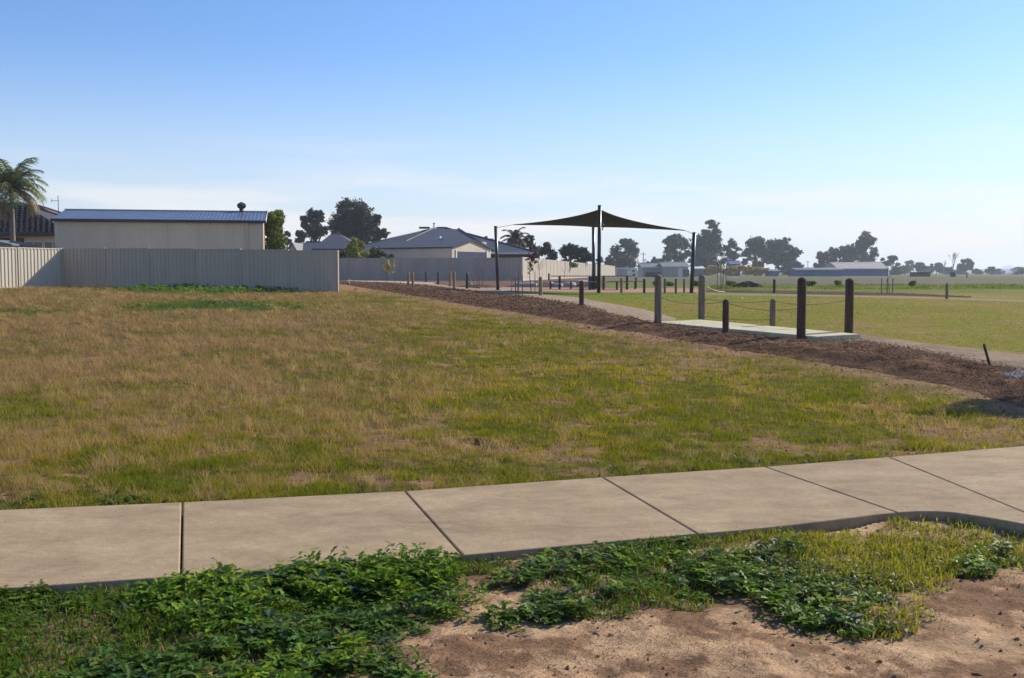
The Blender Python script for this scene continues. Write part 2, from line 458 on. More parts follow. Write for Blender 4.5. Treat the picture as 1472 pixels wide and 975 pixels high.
ctr = len(V) - 1
t3 = np.stack([np.full(na, ctr), idx[0], np.roll(idx[0], -1)], -1)[:, ::-1]
gcol = ground_colour(gx, gy, gc); gcol = np.vstack([gcol, gcol[:1]])
g = np_mesh('ground', V, [q, t3], M['ground'], {'Col': gcol}, smooth=True)
tag(g, kind='structure')

# ------------------------------------------------------------------ concrete footpath: slabs with open joints
joints = [((-330, 745), (-480, 878)), ((-72, 736.5), (-165, 853.5)), ((262, 722), (260, 828)), ((582, 706), (665, 798)), ((866, 686), (1003, 767)), ((1100, 671), (1290, 736.5)), ((1278, 657), (1560, 772)), ((1480, 640.5), (1900, 760))]
def GP(px, py):   # on the slab top, z = .012
    d = ray(px, py); t = (EYE - .012) / -d[2]
    return np.array((d[0] * t, d[1] * t))
mb = MB()
def slab(poly, z0=-.11, z1=.012, bev=.008):
    n = len(poly); P = [np.array(p) for p in poly]
    cen = sum(P) / n
    def inset(d):
        o = []
        for i in range(n):
            a = P[i] - P[i - 1]; b = P[(i + 1) % n] - P[i]
            a /= np.linalg.norm(a); b /= np.linalg.norm(b)
            na_ = np.array((-a[1], a[0])); nb = np.array((-b[1], b[0]))
            m = na_ + nb; m /= max(np.dot(m, na_), .3) * 1.0
            o.append(P[i] + m * d)
        return o
    r0 = P; r1 = P; r2 = inset(bev * .35); r3 = inset(bev)
    vs = [(p[0], p[1], z0) for p in r0] + [(p[0], p[1], z1 - bev) for p in r1] + [(p[0], p[1], z1 - bev * .3) for p in r2] + [(p[0], p[1], z1) for p in r3]
    fs = []
    for k in range(3):
        for i in range(n):
            j = (i + 1) % n
            fs.append((k * n + i, k * n + j, (k + 1) * n + j, (k + 1) * n + i))
    fs.append(tuple(3 * n + i for i in range(n)))
    mb.add(vs, fs)
GAP = .0055
for k in range(len(joints) - 1):
    (ta, ba), (tb, bb) = joints[k], joints[k + 1]
    def edge(pa, pb, line):
        xs = [pa[0]] + [p[0] for p in line if min(pa[0], pb[0]) + 12 < p[0] < max(pa[0], pb[0]) - 12] + [pb[0]]
        pts = []
        for i, xx in enumerate(xs):
            yy = pa[1] if i == 0 else pb[1] if i == len(xs) - 1 else float(pl(line, xx))
            pts.append(GP(xx, yy))
        return pts
    bot = edge(ba, bb, FP_BOT); top = edge(ta, tb, FP_TOP)
    # open the joints
    da = (top[-1] - top[0]); da /= np.linalg.norm(da)
    bot[0] = bot[0] + da * GAP; top[0] = top[0] + da * GAP; bot[-1] = bot[-1] - da * GAP; top[-1] = top[-1] - da * GAP
    # smooth the nearer edge
    slab(bot + top[::-1])
fp = mb.build('footpath', M['concrete']); tag(fp, kind='structure')

# ------------------------------------------------------------------ strips laid over the ground
def strip_sheet(name, lo, up, x0, x1, nu, nv, m, colf, lift=.012, mound=0, rough=0, kind='structure', wob=0):
    xs = np.linspace(x0, x1, nu)
    A = np.array([G(x, float(pl(lo, x))) for x in xs]); B = np.array([G(x, float(pl(up, x))) for x in xs])
    v = np.linspace(0, 1, nv)
    PX = A[:, None, 0] * (1 - v) + B[:, None, 0] * v; PY = A[:, None, 1] * (1 - v) + B[:, None, 1] * v
    if wob:
        e = (fbm(PX * 1.2, PY * 1.2, 33) - .5) * wob
        d = B - A; d = d / np.linalg.norm(d, axis=1)[:, None]
        PX = PX + d[:, None, 0] * e; PY = PY + d[:, None, 1] * e
    x = PX.ravel(); y = PY.ravel()
    z = height(x, y).reshape(nu, nv)
    prof = sstep(np.minimum(v, 1 - v) * 3.2)
    bump = (fbm(x * 3, y * 3, 9) - .5).reshape(nu, nv) * rough + (fbm(x * 11, y * 11, 19) - .5).reshape(nu, nv) * rough * .8
    z = np.where((v[None, :] <= 0) | (v[None, :] >= 1), z - .02, z + lift * .7 + prof[None, :] * (mound + bump))
    idx = np.arange(nu * nv).reshape(nu, nv)
    q = np.stack([idx[:-1, :-1], idx[1:, :-1], idx[1:, 1:], idx[:-1, 1:]], -1).reshape(-1, 4)
    o = np_mesh(name, np.stack([x, y, z.ravel()], -1), [q], m, {'Col': colf(x, y)}, smooth=True)
    return tag(o, kind=kind)
def c2(a, b, s, seed):
    return lambda x, y: mixc(arr(len(x), a), arr(len(x), b), .5 + 2.2 * (fbm(x * s, y * s, seed) - .5))
strip_sheet('mulch_bed', MU_LO, MU_UP, 485, 1640, 520, 56, M['mulch'], c2((.20, .115, .068), (.085, .048, .03), 3.0, 5), .01, .07, .10, wob=.9)
GP_LO = MU_UP
GP_UP = [(585, 405), (640, 410), (700, 416.5), (760, 421.5), (830, 427.5), (880, 436), (925, 444), (975, 458), (1240, 480), (1330, 490), (1472, 504), (1700, 524)]
strip_sheet('gravel_path', GP_LO, GP_UP, 600, 972, 200, 8, M['gravel'], c2((.36, .27, .19), (.28, .205, .14), 1.5, 6), .03)
strip_sheet('gravel_path', GP_LO, GP_UP, 1205, 1640, 120, 10, M['gravel'], c2((.29, .21, .145), (.20, .145, .095), 1.8, 7), .025)
# pink gravel round the tables, far walking path and its dark beds
strip_sheet('gravel_yard', [(600, 412), (700, 416.3), (860, 421.8), (1020, 422)], [(600, 407), (700, 412), (860, 413.5), (1020, 414)], 690, 1010, 90, 6, M['gravel'], c2((.40, .24, .18), (.34, .21, .16), 1, 8), .02)
strip_sheet('concrete_edge', [(600, 413.5), (700, 418), (860, 418.6), (1020, 418.8)], [(600, 411), (700, 416.6), (860, 417.6), (1020, 417.8)], 690, 868, 40, 3, M['gravel'], c2((.50, .44, .36), (.45, .40, .33), 1, 8), .035)
strip_sheet('gravel_path', [(990, 423.5), (1150, 426), (1300, 429), (1472, 435), (1700, 443)], [(990, 421), (1150, 423.5), (1300, 426), (1472, 431), (1700, 437)], 1000, 1600, 120, 4, M['gravel'], c2((.31, .23, .165), (.25, .185, .13), .6, 8), .02)
strip_sheet('mulch_bed', [(990, 419.5), (1150, 423.4), (1300, 425.5), (1400, 428)], [(990, 417), (1150, 418.5), (1300, 422.0), (1400, 427.6)], 1008, 1396, 90, 10, M['mulch'], c2((.13, .085, .065), (.08, .052, .042), 1, 5), .02, .03, .06)
strip_sheet('pale_walk', [(485, 405.2), (560, 406.4), (625, 410.8)], [(485, 403.6), (560, 404.6), (625, 406)], 486, 625, 40, 4, M['gravel'], c2((.5, .40, .3), (.42, .34, .26), 1, 3), .07)

# ------------------------------------------------------------------ grass, weeds and litter (ground cover nobody could count)
def sample_places(n, y0, y1, spread=.56):
    """more places near than far, out past both sides of the view"""
    y = y0 * (y1 / y0) ** rng.random(n)
    return (rng.random(n) * 2 - 1) * spread * y, y

def blades(name, x, y, zb, hgt, wid, col, label, lean=.5, kindc='grass', mname='blade'):
    n = len(x)
    a = rng.random(n) * 2 * PI
    wx = np.cos(a) * wid / 2; wy = np.sin(a) * wid / 2
    b = rng.random(n) * 2 * PI; ln = hgt * lean * (.3 + rng.random(n))
    lx = np.cos(b) * ln; ly = np.sin(b) * ln
    V = np.empty((n, 5, 3))
    V[:, 0] = np.stack([x - wx, y - wy, zb - .012], -1); V[:, 1] = np.stack([x + wx, y + wy, zb - .012], -1)
    V[:, 2] = np.stack([x + wx * .75 + lx * .35, y + wy * .75 + ly * .35, zb + hgt * .6], -1)
    V[:, 3] = np.stack([x - wx * .75 + lx * .35, y - wy * .75 + ly * .35, zb + hgt * .6], -1)
    V[:, 4] = np.stack([x + lx, y + ly, zb + hgt], -1)
    i = np.arange(n)[:, None] * 5
    C = np.repeat(col, 5, axis=0)
    o = np_mesh(name, V.reshape(-1, 3), [i + np.array([[0, 1, 2, 3]]), i + np.array([[3, 2, 4]])], M[mname], {'Col': C})
    return tag(o, label, kindc, kind='stuff')

def jitter(col, amt=.25):
    n = len(col)
    return np.clip(col * (1 + (rng.random((n, 1)) - .5) * 2 * amt) * (1 + (rng.random((n, 3)) - .5) * .16), .008, .85)

# field turf and straw
x, y = sample_places(760000, 6.2, 50)
c = cover(x, y)
n = len(x)
dens = np.where(c['field'] > .5, 1 - .93 * c['bare'], 0)
inpath = (c['py'] > pl(FP_TOP, c['px']) + .2 + 5 * (fbm(x * 4, y * 4, 88) - .5))
dens = dens * (~inpath) * (.22 + .78 * sstep((fbm(x * 4.5, y * 4.5, 50) - .42) / .12))
k = rng.random(n) < dens
x, y = x[k], y[k]; c = {a: (b[k] if hasattr(b, '__len__') else b) for a, b in c.items()}
n = len(x); zb = height(x, y)
isdry = rng.random(n) < (.22 + .58 * c['dry'] + .9 * c['w3']) * (1 - c['strip'])
far = np.clip(y / 9, .8, 6)
tuft = sstep((.5 * fbm(x * 1.3, y * 1.3, 51) + .5 * fbm(x * 5, y * 5, 151) - .42) / .16)
h_g = (.018 + .035 * rng.random(n)) * (.7 + .8 * tuft)
h_d = (.05 + .13 * rng.random(n) ** 1.6) * (.45 + .9 * tuft) * (.5 + .7 * c['dry'])
hh = np.where(isdry, h_d * .75, h_g)
ww = np.where(isdry, .0022, .0048) * far * (.7 + .6 * rng.random(n))
gcl = mixc(arr(n, (.20, .22, .012)), arr(n, (.45, .36, .025)), .5 + 2.2 * c['w1'] + 2.5 * c['w2'] + 1.5 * c['w3'] + .8 * (rng.random(n) - .5))
gcl = mixc(gcl, arr(n, (.07, .13, .02)), np.clip(c['strip'] * .9 + c['fence_green'] + .22 * (c['py'] > 655), 0, 1))
dcl = mixc(arr(n, (.54, .39, .155)), arr(n, (.29, .175, .07)), rng.random(n))
dcl = mixc(dcl, arr(n, (.36, .21, .11)), sstep((560 - c['py']) / 100) * .6)
col = np.where(isdry[:, None], dcl, gcl)
blades('field_grass', x, y, zb, hh, ww, jitter(col), 'patchy green and straw coloured grass over the open field', 1.1)

# tussocks that break up the turf
xc, yc = sample_places(9000, 6.4, 46)
c = cover(xc, yc); n = len(xc)
k = (rng.random(n) < c['field'] * (1 - c['bare']) * (.35 + .65 * c['dry'])) & (c['py'] < pl(FP_TOP, c['px']) - 6)
xc, yc = xc[k], yc[k]; dr = c['dry'][k]; n = len(xc); m_ = 26
sz = (.03 + .06 * rng.random(n)) * np.clip(yc / 14, 1, 2.4)
kind_dry = rng.random(n) < .25 + .7 * dr
aa = rng.random((n, m_)) * 2 * PI; rad_ = np.sqrt(rng.random((n, m_))) * sz[:, None]
x = (xc[:, None] + rad_ * np.cos(aa)).ravel(); y = (yc[:, None] + rad_ * np.sin(aa)).ravel()
hgt = (np.where(kind_dry, .06 + .10 * rng.random(n), .035 + .035 * rng.random(n))[:, None] * (.5 + .7 * rng.random((n, m_)))).ravel()
base_c = np.where(kind_dry[:, None], mixc(arr(n, (.56, .40, .16)), arr(n, (.30, .19, .08)), rng.random(n)), mixc(arr(n, (.11, .17, .012)), arr(n, (.30, .29, .02)), rng.random(n)))
blades('grass_tussocks', x, y, height(x, y), hgt, (.0026 * np.clip(y / 8, .8, 5)), jitter(np.repeat(base_c, m_, axis=0), .25), 'small tussocks of straw and green grass scattered over the open field', 1.1)

# taller wisps of dry seed grass on the left of the field
x, y = sample_places(150000, 7, 46)
c = cover(x, y); n = len(x)
cl = sstep((fbm(x * .9, y * .9, 70) - .46) / .12)
k = rng.random(n) < c['field'] * sstep((c['dry'] - .35) / .4) * cl * (c['py'] < 700) * (1 - c['bare'])
x, y = x[k], y[k]; n = len(x); zb = height(x, y)
col = mixc(arr(n, (.56, .38, .20)), arr(n, (.32, .20, .10)), rng.random(n))
blades('seed_grass', x, y, zb, .05 + .15 * rng.random(n), .0014 * np.clip(y / 7, 1, 6), jitter(col, .3), 'taller dry seed grass in wispy pinkish tufts on the left of the field', 1.3)

# lawn beyond the mulch and the green weed strip behind it
x, y = sample_places(240000, 16, 95, .6)
c = cover(x, y); n = len(x)
k = (c['beyond'] > .5) & (c['px'] > 700) & (c['py'] < pl(GP_UP, c['px']) - .8) & ((c['py'] > 426) | (c['px'] < 1000) | (c['py'] < 419))
k &= (c['py'] > 409) & ~((c['px'] < 1020) & (c['py'] < 422)) & (rng.random(n) < .85)
k &= ~((c['px'] > 985) & (c['py'] > 416.5) & (c['py'] < pl([(990, 424), (1150, 426.5), (1300, 429.5), (1472, 435.5), (1700, 443)], c['px'])))
x, y = x[k], y[k]; c = {a: (b[k] if hasattr(b, '__len__') else b) for a, b in c.items()}
n = len(x); zb = height(x, y)
strip = (c['py'] < 419)
tuft = sstep((fbm(x * .5, y * .5, 52) - .45) / .15)
hh = np.where(strip, .02 + .16 * rng.random(n) ** 1.5 * tuft, .008 + .013 * rng.random(n))
ww = .0060 * np.clip(y / 9, 1, 7)
col = mixc(arr(n, (.24, .225, .025)), arr(n, (.30, .24, .045)), .5 + 2 * c['w1'])
col = mixc(col, arr(n, (.36, .26, .09)), sstep((c['w2'] + .7 * c['w1'] - .06) / .16) * .5)
col = mixc(col, arr(n, (.20, .24, .028)), c['lush'] * .8)
col = np.where(strip[:, None], mixc(arr(n, (.13, .19, .02)), arr(n, (.24, .24, .05)), (1 - tuft) * .8), col)
blades('park_lawn', x, y, zb, hh, ww, jitter(col, .12), 'short yellow green lawn and weedy strip beyond the mulch bed', 1.6)

# low grass on the verge
x, y = sample_places(260000, 3.5, 9.5, .58)
c = cover(x, y); n = len(x)
outp = c['py'] > pl(FP_BOT, c['px']) + 3
k = (rng.random(n) < c['lowg'] * (.35 + sstep((c['w3'] + .15) / .3)) * .8) & outp & (c['verge'] > .5)
x, y = x[k], y[k]; c = {a: (b[k] if hasattr(b, '__len__') else b) for a, b in c.items()}
n = len(x); zb = height(x, y)
right = sstep((c['px'] - 900) / 300)
col = mixc(arr(n, (.11, .17, .015)), arr(n, (.36, .34, .03)), right * (.55 + .7 * rng.random(n)))
dd = rng.random(n) < .12
col = np.where(dd[:, None], arr(n, (.30, .20, .12)), col)
blades('verge_grass', x, y, zb, .012 + .04 * rng.random(n), .005 + .004 * rng.random(n), jitter(col), 'low green grass between the footpath and the bare dirt', .8)

def leaves(name, x, y, zb, length, wid, el, az, col, label, cat='weeds', seg=6, mname='weed'):
    """lobed, folded, drooping leaves"""
    n = len(x)
    s = np.linspace(0, 1, seg + 1)
    lob = np.interp(s, [0, .12, .3, .42, .58, .70, .86, 1], [.10, .25, .75, .50, 1.0, .72, .85, .05])
    alt = 1 - .58 * (np.arange(seg + 1) % 2)
    lob = lob * alt
    hx = np.cos(az); hy = np.sin(az)
    V = np.empty((n, seg + 1, 3, 3))
    droop = .35 + .5 * rng.random(n)
    tw = (rng.random(n) - .5) * .9
    for i, t in enumerate(s):
        hr = length * (np.cos(el) * t + .25 * t * t * np.sin(el)); hz = length * (np.sin(el) * t - droop * t * t * .55)
        cx = x + hx * hr; cy = y + hy * hr; cz = zb + np.maximum(hz, -.0 + .004)
        w = wid * lob[i] / 2
        up = w * (.35 + tw * .6) ; up2 = w * (.35 - tw * .6)
        V[:, i, 0] = np.stack([cx - hy * w, cy + hx * w, cz + up], -1)
        V[:, i, 1] = np.stack([cx, cy, cz], -1)
        V[:, i, 2] = np.stack([cx + hy * w, cy - hx * w, cz + up2], -1)
    m3 = (seg + 1) * 3
    base = np.arange(n)[:, None] * m3
    fs = []
    for i in range(seg):
        for j in (0, 1):
            a = i * 3 + j
            fs.append(base + np.array([[a, a + 1, a + 4, a + 3]]))
    C = np.repeat(col, m3, axis=0)
    o = np_mesh(name, V.reshape(-1, 3), [np.concatenate(fs)], M[mname], {'Col': C}, smooth=False)
    return tag(o, label, cat, kind='stuff')

def rosettes(n0, y0, y1, key, lo, hi, nl, size, elr, thr=.2, seed=0, spread=.58):
    x, y = sample_places(n0, y0, y1, spread)
    c = cover(x, y)
    k = (rng.random(n0) < sstep((c[key] - thr) / .5)) & (c['py'] > pl(FP_BOT, c['px']) + 2 if key in ('weed', 'tall') else True)
    x, y = x[k], y[k]; c = {a: (b[k] if hasattr(b, '__len__') else b) for a, b in c.items()}
    n = len(x)
    sz = (lo + (hi - lo) * rng.random(n)) * size(c)
    X_ = np.repeat(x, nl) ; Y_ = np.repeat(y, nl); S = np.repeat(sz, nl) * (.55 + .6 * rng.random(n * nl))
    az = rng.random(n * nl) * 2 * PI
    el = elr[0] + (elr[1] - elr[0]) * rng.random(n * nl)
    zb = np.repeat(height(x, y), nl)
    hue = np.repeat(rng.random(n), nl)
    tallf = np.repeat(c['tall'], nl)
    return X_, Y_, zb, S, el, az, hue, tallf
a_ = rosettes(13000, 3.5, 7.6, 'weed', .03, .105, 8, lambda c: .75 + .5 * c['tall'], (.05, .85))
Xw, Yw, Zw, S, el, az, hue, tl = a_
col = mixc(arr(len(Xw), (.08, .18, .010)), arr(len(Xw), (.34, .46, .025)), hue ** 1.1)
hz_ = fbm(Xw * 2.2, Yw * 2.2, 301)
col = mixc(col, arr(len(Xw), (.14, .19, .035)), sstep((hz_ - .52) / .08) * .7)
col = mixc(col, arr(len(Xw), (.055, .14, .028)), sstep((.47 - hz_) / .08) * .7)
bl = hue > .86
col = np.where(bl[:, None], arr(len(Xw), (.08, .14, .07)), col)
col = np.where((hue < .08)[:, None], arr(len(Xw), (.14, .15, .03)), col)
mnd = .055 * sstep((fbm(Xw * 2.6, Yw * 2.6, 311) - .40) / .22) * rng.random(len(Xw)) ** .5
leaves('broadleaf_weeds', Xw + .02 * (rng.random(len(Xw)) - .5), Yw, Zw + mnd, S, S * .60, el, az, jitter(col, .3), 'lush dark green broad leaved weeds growing on the verge dirt', seg=8)
# upright leafy stems, tallest against the footpath
x, y = sample_places(6500, 3.9, 6.6, .42)
c = cover(x, y)
k = (rng.random(len(x)) < sstep((c['tall'] - .25) / .5)) & (c['py'] > pl(FP_BOT, c['px']) + 3)
x, y = x[k], y[k]; tt = c['tall'][k]; n = len(x); nl = 7
lev = np.tile(np.linspace(.2, 1, nl), n)
Hs = np.repeat((.02 + .10 * rng.random(n)) * (.5 + .6 * tt), nl)
Xs = np.repeat(x, nl) + (rng.random(n * nl) - .5) * .05; Ys = np.repeat(y, nl) + (rng.random(n * nl) - .5) * .05
Zs = np.repeat(height(x, y), nl) + Hs * lev
col = mixc(arr(n * nl, (.055, .14, .012)), arr(n * nl, (.24, .36, .022)), rng.random(n * nl))
S = .03 + .045 * rng.random(n * nl)
leaves('leafy_weeds', Xs, Ys, Zs, S, S * .6, rng.random(n * nl) * 1.2 + .05, rng.random(n * nl) * 2 * PI, jitter(col, .3), 'tall leafy green weeds crowding the edge of the footpath')
# small leaves creeping over the rest
x, y = sample_places(42000, 3.5, 8.5, .58)
c = cover(x, y)
k = (rng.random(len(x)) < np.clip(c['weed'] * 1.0 + c['lowg'] * .30, 0, 1)) & (c['py'] > pl(FP_BOT, c['px']) + 2) & (c['verge'] > .5)
x, y = x[k], y[k]; n = len(x)
rt = sstep((c['px'][k] - 1000) / 250) * (c['weed'][k] < .3)
col = mixc(mixc(arr(n, (.05, .13, .014)), arr(n, (.15, .25, .028)), rng.random(n)), arr(n, (.15, .19, .03)), rt)
S = .018 + .035 * rng.random(n)
leaves('creeping_weeds', x, y, height(x, y) + .004 + .02 * rng.random(n), S, S * .65, rng.random(n) * .9, rng.random(n) * 2 * PI, jitter(col, .35), 'small creeping green leaves at the edges of the weed patches', seg=3)
# weeds along the far side of the path, the strip in the field and the fence foot
x, y = sample_places(30000, 6.2, 48, .56)
c = cover(x, y); n = len(x)
up_edge = ell(c['px'], c['py'], 940, 676, 90, 14) + ell(c['px'], c['py'], 80, 712, 160, 20) + .5 * ell(c['px'], c['py'], 560, 705, 420, 14) + .4 * ell(c['px'], c['py'], 1250, 655, 300, 10) + .5 * ell(c['px'], c['py'], 200, 715, 60, 10)
p = np.clip(.5 * up_edge, 0, 1) * (c['py'] < pl(FP_TOP, c['px']) - 3) * sstep((c['w3'] + .12) / .1) + .55 * c['strip'] * sstep((c['w2'] + .1) / .1) + .9 * c['fence_green']
k = rng.random(n) < p * (c['field'] > .5)
x, y = x[k], y[k]; n = len(x); fg = c['fence_green'][k]
nl = 5
sz = np.repeat((.035 + .05 * rng.random(n)) * np.clip(y / 12, 1, 2.2) * (1 + .9 * fg), nl)
col = mixc(arr(n * nl, (.04, .10, .02)), arr(n * nl, (.10, .17, .035)), np.repeat(rng.random(n), nl))
col = mixc(col, arr(n * nl, (.14, .26, .02)), np.repeat(fg, nl))
leaves('field_weeds', np.repeat(x, nl), np.repeat(y, nl), np.repeat(height(x, y), nl) + .1 * np.repeat(fg, nl) * rng.random(n * nl), sz, sz * .5, .2 + .9 * rng.random(n * nl), rng.random(n * nl) * 2 * PI, jitter(col, .25), 'green weeds in patches across the field and along the metal fence', seg=3)

# clods, straw bits and small stones on bare dirt; wood chips on the mulch
def chips(name, x, y, zb, size, flat, col, label, cat):
    n = len(x)
    dirs = np.array([(1, 0, 0), (-1, 0, 0), (0, 1, 0), (0, -1, 0), (0, 0, 1), (0, 0, -1)], float)
    a = rng.random(n) * 2 * PI
    V = np.empty((n, 6, 3))
    el = np.stack([size * (.6 + .8 * rng.random(n)), size * (.35 + .5 * rng.random(n)), size * flat * (.5 + .7 * rng.random(n))], -1)
    tilt = (rng.random(n) - .5) * 1.0
    for i, d in enumerate(dirs):
        p = d[None, :] * el
        p2 = p + (rng.random((n, 3)) - .5) * el * .5
        xx = p2[:, 0] * np.cos(a) - p2[:, 1] * np.sin(a); yy = p2[:, 0] * np.sin(a) + p2[:, 1] * np.cos(a)
        V[:, i] = np.stack([x + xx, y + yy, zb + size * flat * .35 + p2[:, 2] + xx * tilt * .5], -1)
    tri = np.array([(0, 2, 4), (2, 1, 4), (1, 3, 4), (3, 0, 4), (2, 0, 5), (1, 2, 5), (3, 1, 5), (0, 3, 5)])
    f = (np.arange(n)[:, None, None] * 6 + tri[None]).reshape(-1, 3)
    o = np_mesh(name, V.reshape(-1, 3), [f], M['litter'], {'Col': np.repeat(col, 6, axis=0)})
    return tag(o, label, cat, kind='stuff')
x, y = sample_places(9000, 3.5, 8.2, .56)
c = cover(x, y); n = len(x)
k = (c['verge'] > .5) & (c['py'] > pl(FP_BOT, c['px']) + 3) & (rng.random(n) < sstep((fbm(x * 2.4, y * 2.4, 81) - .42) / .15) * .8 + .08)
x, y = x[k], y[k]; n = len(x)
col = mixc(arr(n, (.42, .27, .15)), arr(n, (.18, .11, .065)), rng.random(n))
chips('dirt_clods', x, y, height(x, y), .0018 + .014 * rng.random(n) ** 6, .7, jitter(col), 'small clods and pebbles scattered on the bare dirt', 'clods')
# dead grass bits on dirt
x, y = sample_places(60000, 3.5, 8.2, .56)
c = cover(x, y); n = len(x)
k = (c['verge'] > .5) & (c['py'] > pl(FP_BOT, c['px']) + 3) & (rng.random(n) < sstep((fbm(x * 2.0, y * 2.0, 85) - .47) / .12) * .9 + .04)
x, y = x[k], y[k]; n = len(x)
col = mixc(arr(n, (.30, .20, .13)), arr(n, (.13, .08, .055)), rng.random(n))
blades('dead_grass', x, y, height(x, y), .003 + .010 * rng.random(n) ** 2, .002 + .002 * rng.random(n), jitter(col), 'dead brown grass matted on the bare dirt', 3.5)
# bits in the field
x, y = sample_places(30000, 6.5, 26, .56)
c = cover(x, y); n = len(x)
k = (c['field'] > .5) & (rng.random(n) < .12 + .6 * c['bare']) & (c['py'] < pl(FP_TOP, c['px']) - 3)
x, y = x[k], y[k]; n = len(x)
col = mixc(arr(n, (.24, .15, .10)), arr(n, (.11, .07, .048)), rng.random(n))
chips('field_clods', x, y, height(x, y), (.004 + .012 * rng.random(n) ** 3) * np.clip(y / 9, 1, 3), .7, jitter(col), 'brown clods lying in the bare patches of the field', 'clods')
# wood chips
x, y = sample_places(260000, 9.5, 75, .6)
c = cover(x, y); n = len(x)
jy = c['py'] + 2.5 * c['w3'] * np.clip((c['py'] - 400) / 40, .2, 3)
k = (c['px'] > 490) & (jy < pl(MU_LO, c['px']) + 1 + np.abs(rng.normal(size=len(x))) * (c['py'] - 395) * .04) & (jy > pl(MU_UP, c['px']) + 1.0) & (c['py'] > pl(MU_UP, c['px']) + 1.5) & (c['verge'] < .5)
x, y = x[k], y[k]; n = len(x)
col = mixc(arr(n, (.27, .155, .09)), arr(n, (.085, .048, .028)), rng.random(n) ** .7)
chips('wood_chips', x, y, height(x, y) + .085 + .03 * (rng.random(n) - .6), (.006 + .012 * rng.random(n) ** 2) * np.clip(y / 16, .8, 3), .55, jitter(col, .35), 'dark reddish wood chips and clods covering the long garden bed', 'mulch')

x, y = sample_places(16000, 4.4, 10.5, .56)
px_, py_ = project(x, y, .012 * np.ones_like(x)); n = len(x)
dl = np.minimum(np.abs(py_ - pl(FP_TOP, px_)) / 6, np.abs(py_ - pl(FP_BOT, px_)) / 9)
k = (py_ > pl(FP_TOP, px_) + 1) & (py_ < pl(FP_BOT, px_) - 2) & (rng.random(n) < .03 + .55 * np.exp(-dl))
x, y = x[k], y[k]; n = len(x)
col = mixc(arr(n, (.28, .19, .11)), arr(n, (.10, .075, .045)), rng.random(n))
chips('path_litter', x, y, np.full(n, .012), .0015 + .0045 * rng.random(n) ** 3, .45, jitter(col), 'crumbs of soil and dry litter along the edges of the footpath', 'litter')

# small grey heap of pebbles at the right edge
px0 = G(1462, 546)
n = 420
a = rng.random(n) * 2 * PI; rr = np.sqrt(rng.random(n))
x = px0[0] + .35 * rr * np.cos(a) + .15; y = px0[1] + .45 * rr * np.sin(a)
hz = .10 * (1 - rr ** 2)
chips('pebble_pile', x, y, height(x, y) + .07 + hz * rng.random(n), .016 + .014 * rng.random(n), .8, jitter(mixc(arr(n, (.70, .62, .52)), arr(n, (.36, .30, .24)), rng.random(n))), 'small spill of grey pebbles on the mulch near the leaning stake', 'pebbles')

# ------------------------------------------------------------------ metal fences
def metal_fence(pts, hgt, paint, label, name='metal_fence', panel=2.4, group=None, rib=.2, dep=.03, extra_end=False):
    root = empty(name, (pts[0][0], pts[0][1], rise1(*pts[0])), 0, label, 'fence', group)
    ox, oy, oz = root.location
    for (x0, y0), (x1, y1) in zip(pts[:-1], pts[1:]):
        L = math.hypot(x1 - x0, y1 - y0); np_ = max(1, round(L / panel)); dx, dy = (x1 - x0) / L, (y1 - y0) / L
        nx, ny = dy, -dx
        if ny > 0: nx, ny = nx, ny
        for k in range(np_ + 1):
            t = L * k / np_
            bx, by = x0 + dx * t, y0 + dy * t; bz = rise1(bx, by)
            if k < np_ or extra_end or (x1, y1) == tuple(pts[-1]):
                m = MB(); a = math.atan2(dy, dx)
                m.box((bx - .034 - ox, by - .045 - oy, bz - .3 - oz), (bx + .034 - ox, by + .045 - oy, bz + hgt + .012 - oz), a, (bx - ox, by - oy))
                m.build('post', paint, root)
            if k == np_: break
            t2 = L * (k + 1) / np_
            ex, ey = x0 + dx * t2, y0 + dy * t2
            zb = (rise1(bx, by) + rise1(ex, ey)) / 2
            # ribbed sheet
            a0, a1 = t + .035, t2 - .035
            nrib = max(2, round((a1 - a0) / rib)); w = (a1 - a0) / nrib
            prof = []
            for r in range(nrib):
                s = a0 + r * w
                prof += [(s, 0), (s + w * .34, 0), (s + w * .46, dep), (s + w * .80, dep)]
                if r == nrib - 1: prof += [(s + w * .92, 0), (a1, 0)]
                else: prof += [(s + w * .92, 0)]
            m = MB(); vs = []
            for s, d in prof:
                px_ = x0 + dx * s + nx * (d - dep / 2) - ox; py_ = y0 + dy * s + ny * (d - dep / 2) - oy
                vs.append((px_, py_, zb - .03 - oz)); vs.append((px_, py_, zb + hgt - .03 - oz))
            m.add(vs, [(2 * i, 2 * i + 2, 2 * i + 3, 2 * i + 1) for i in range(len(prof) - 1)])
            m.build('panel', paint, root)
            for zz, hh_, rn_ in ((zb + hgt - .045, .04, 'top_rail'), (zb - .01, .05, 'bottom_rail')):
                m = MB()
                mxx, myy = (bx + ex) / 2 - ox, (by + ey) / 2 - oy; l2 = (t2 - t) / 2 - .033
                m.box((mxx - l2, myy - .024, zz - oz), (mxx + l2, myy + .024, zz + hh_ - oz), math.atan2(dy, dx))
                m.build(rn_, paint, root)
    return root
C0 = (X(90, 49), 49.0); C1 = (X(485.5, 45), 45.0)
CL = (X(-40, 44.4), 44.4)
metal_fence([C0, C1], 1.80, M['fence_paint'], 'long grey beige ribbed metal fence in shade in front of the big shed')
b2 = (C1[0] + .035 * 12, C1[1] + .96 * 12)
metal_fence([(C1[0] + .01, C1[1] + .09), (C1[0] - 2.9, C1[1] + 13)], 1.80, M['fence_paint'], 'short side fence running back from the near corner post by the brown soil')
metal_fence([(CL[0], CL[1]), (C0[0] - .04, C0[1] - .08)], 1.80, M['fence_pale'], 'pale cream ribbed metal fence in full sun at the left edge')
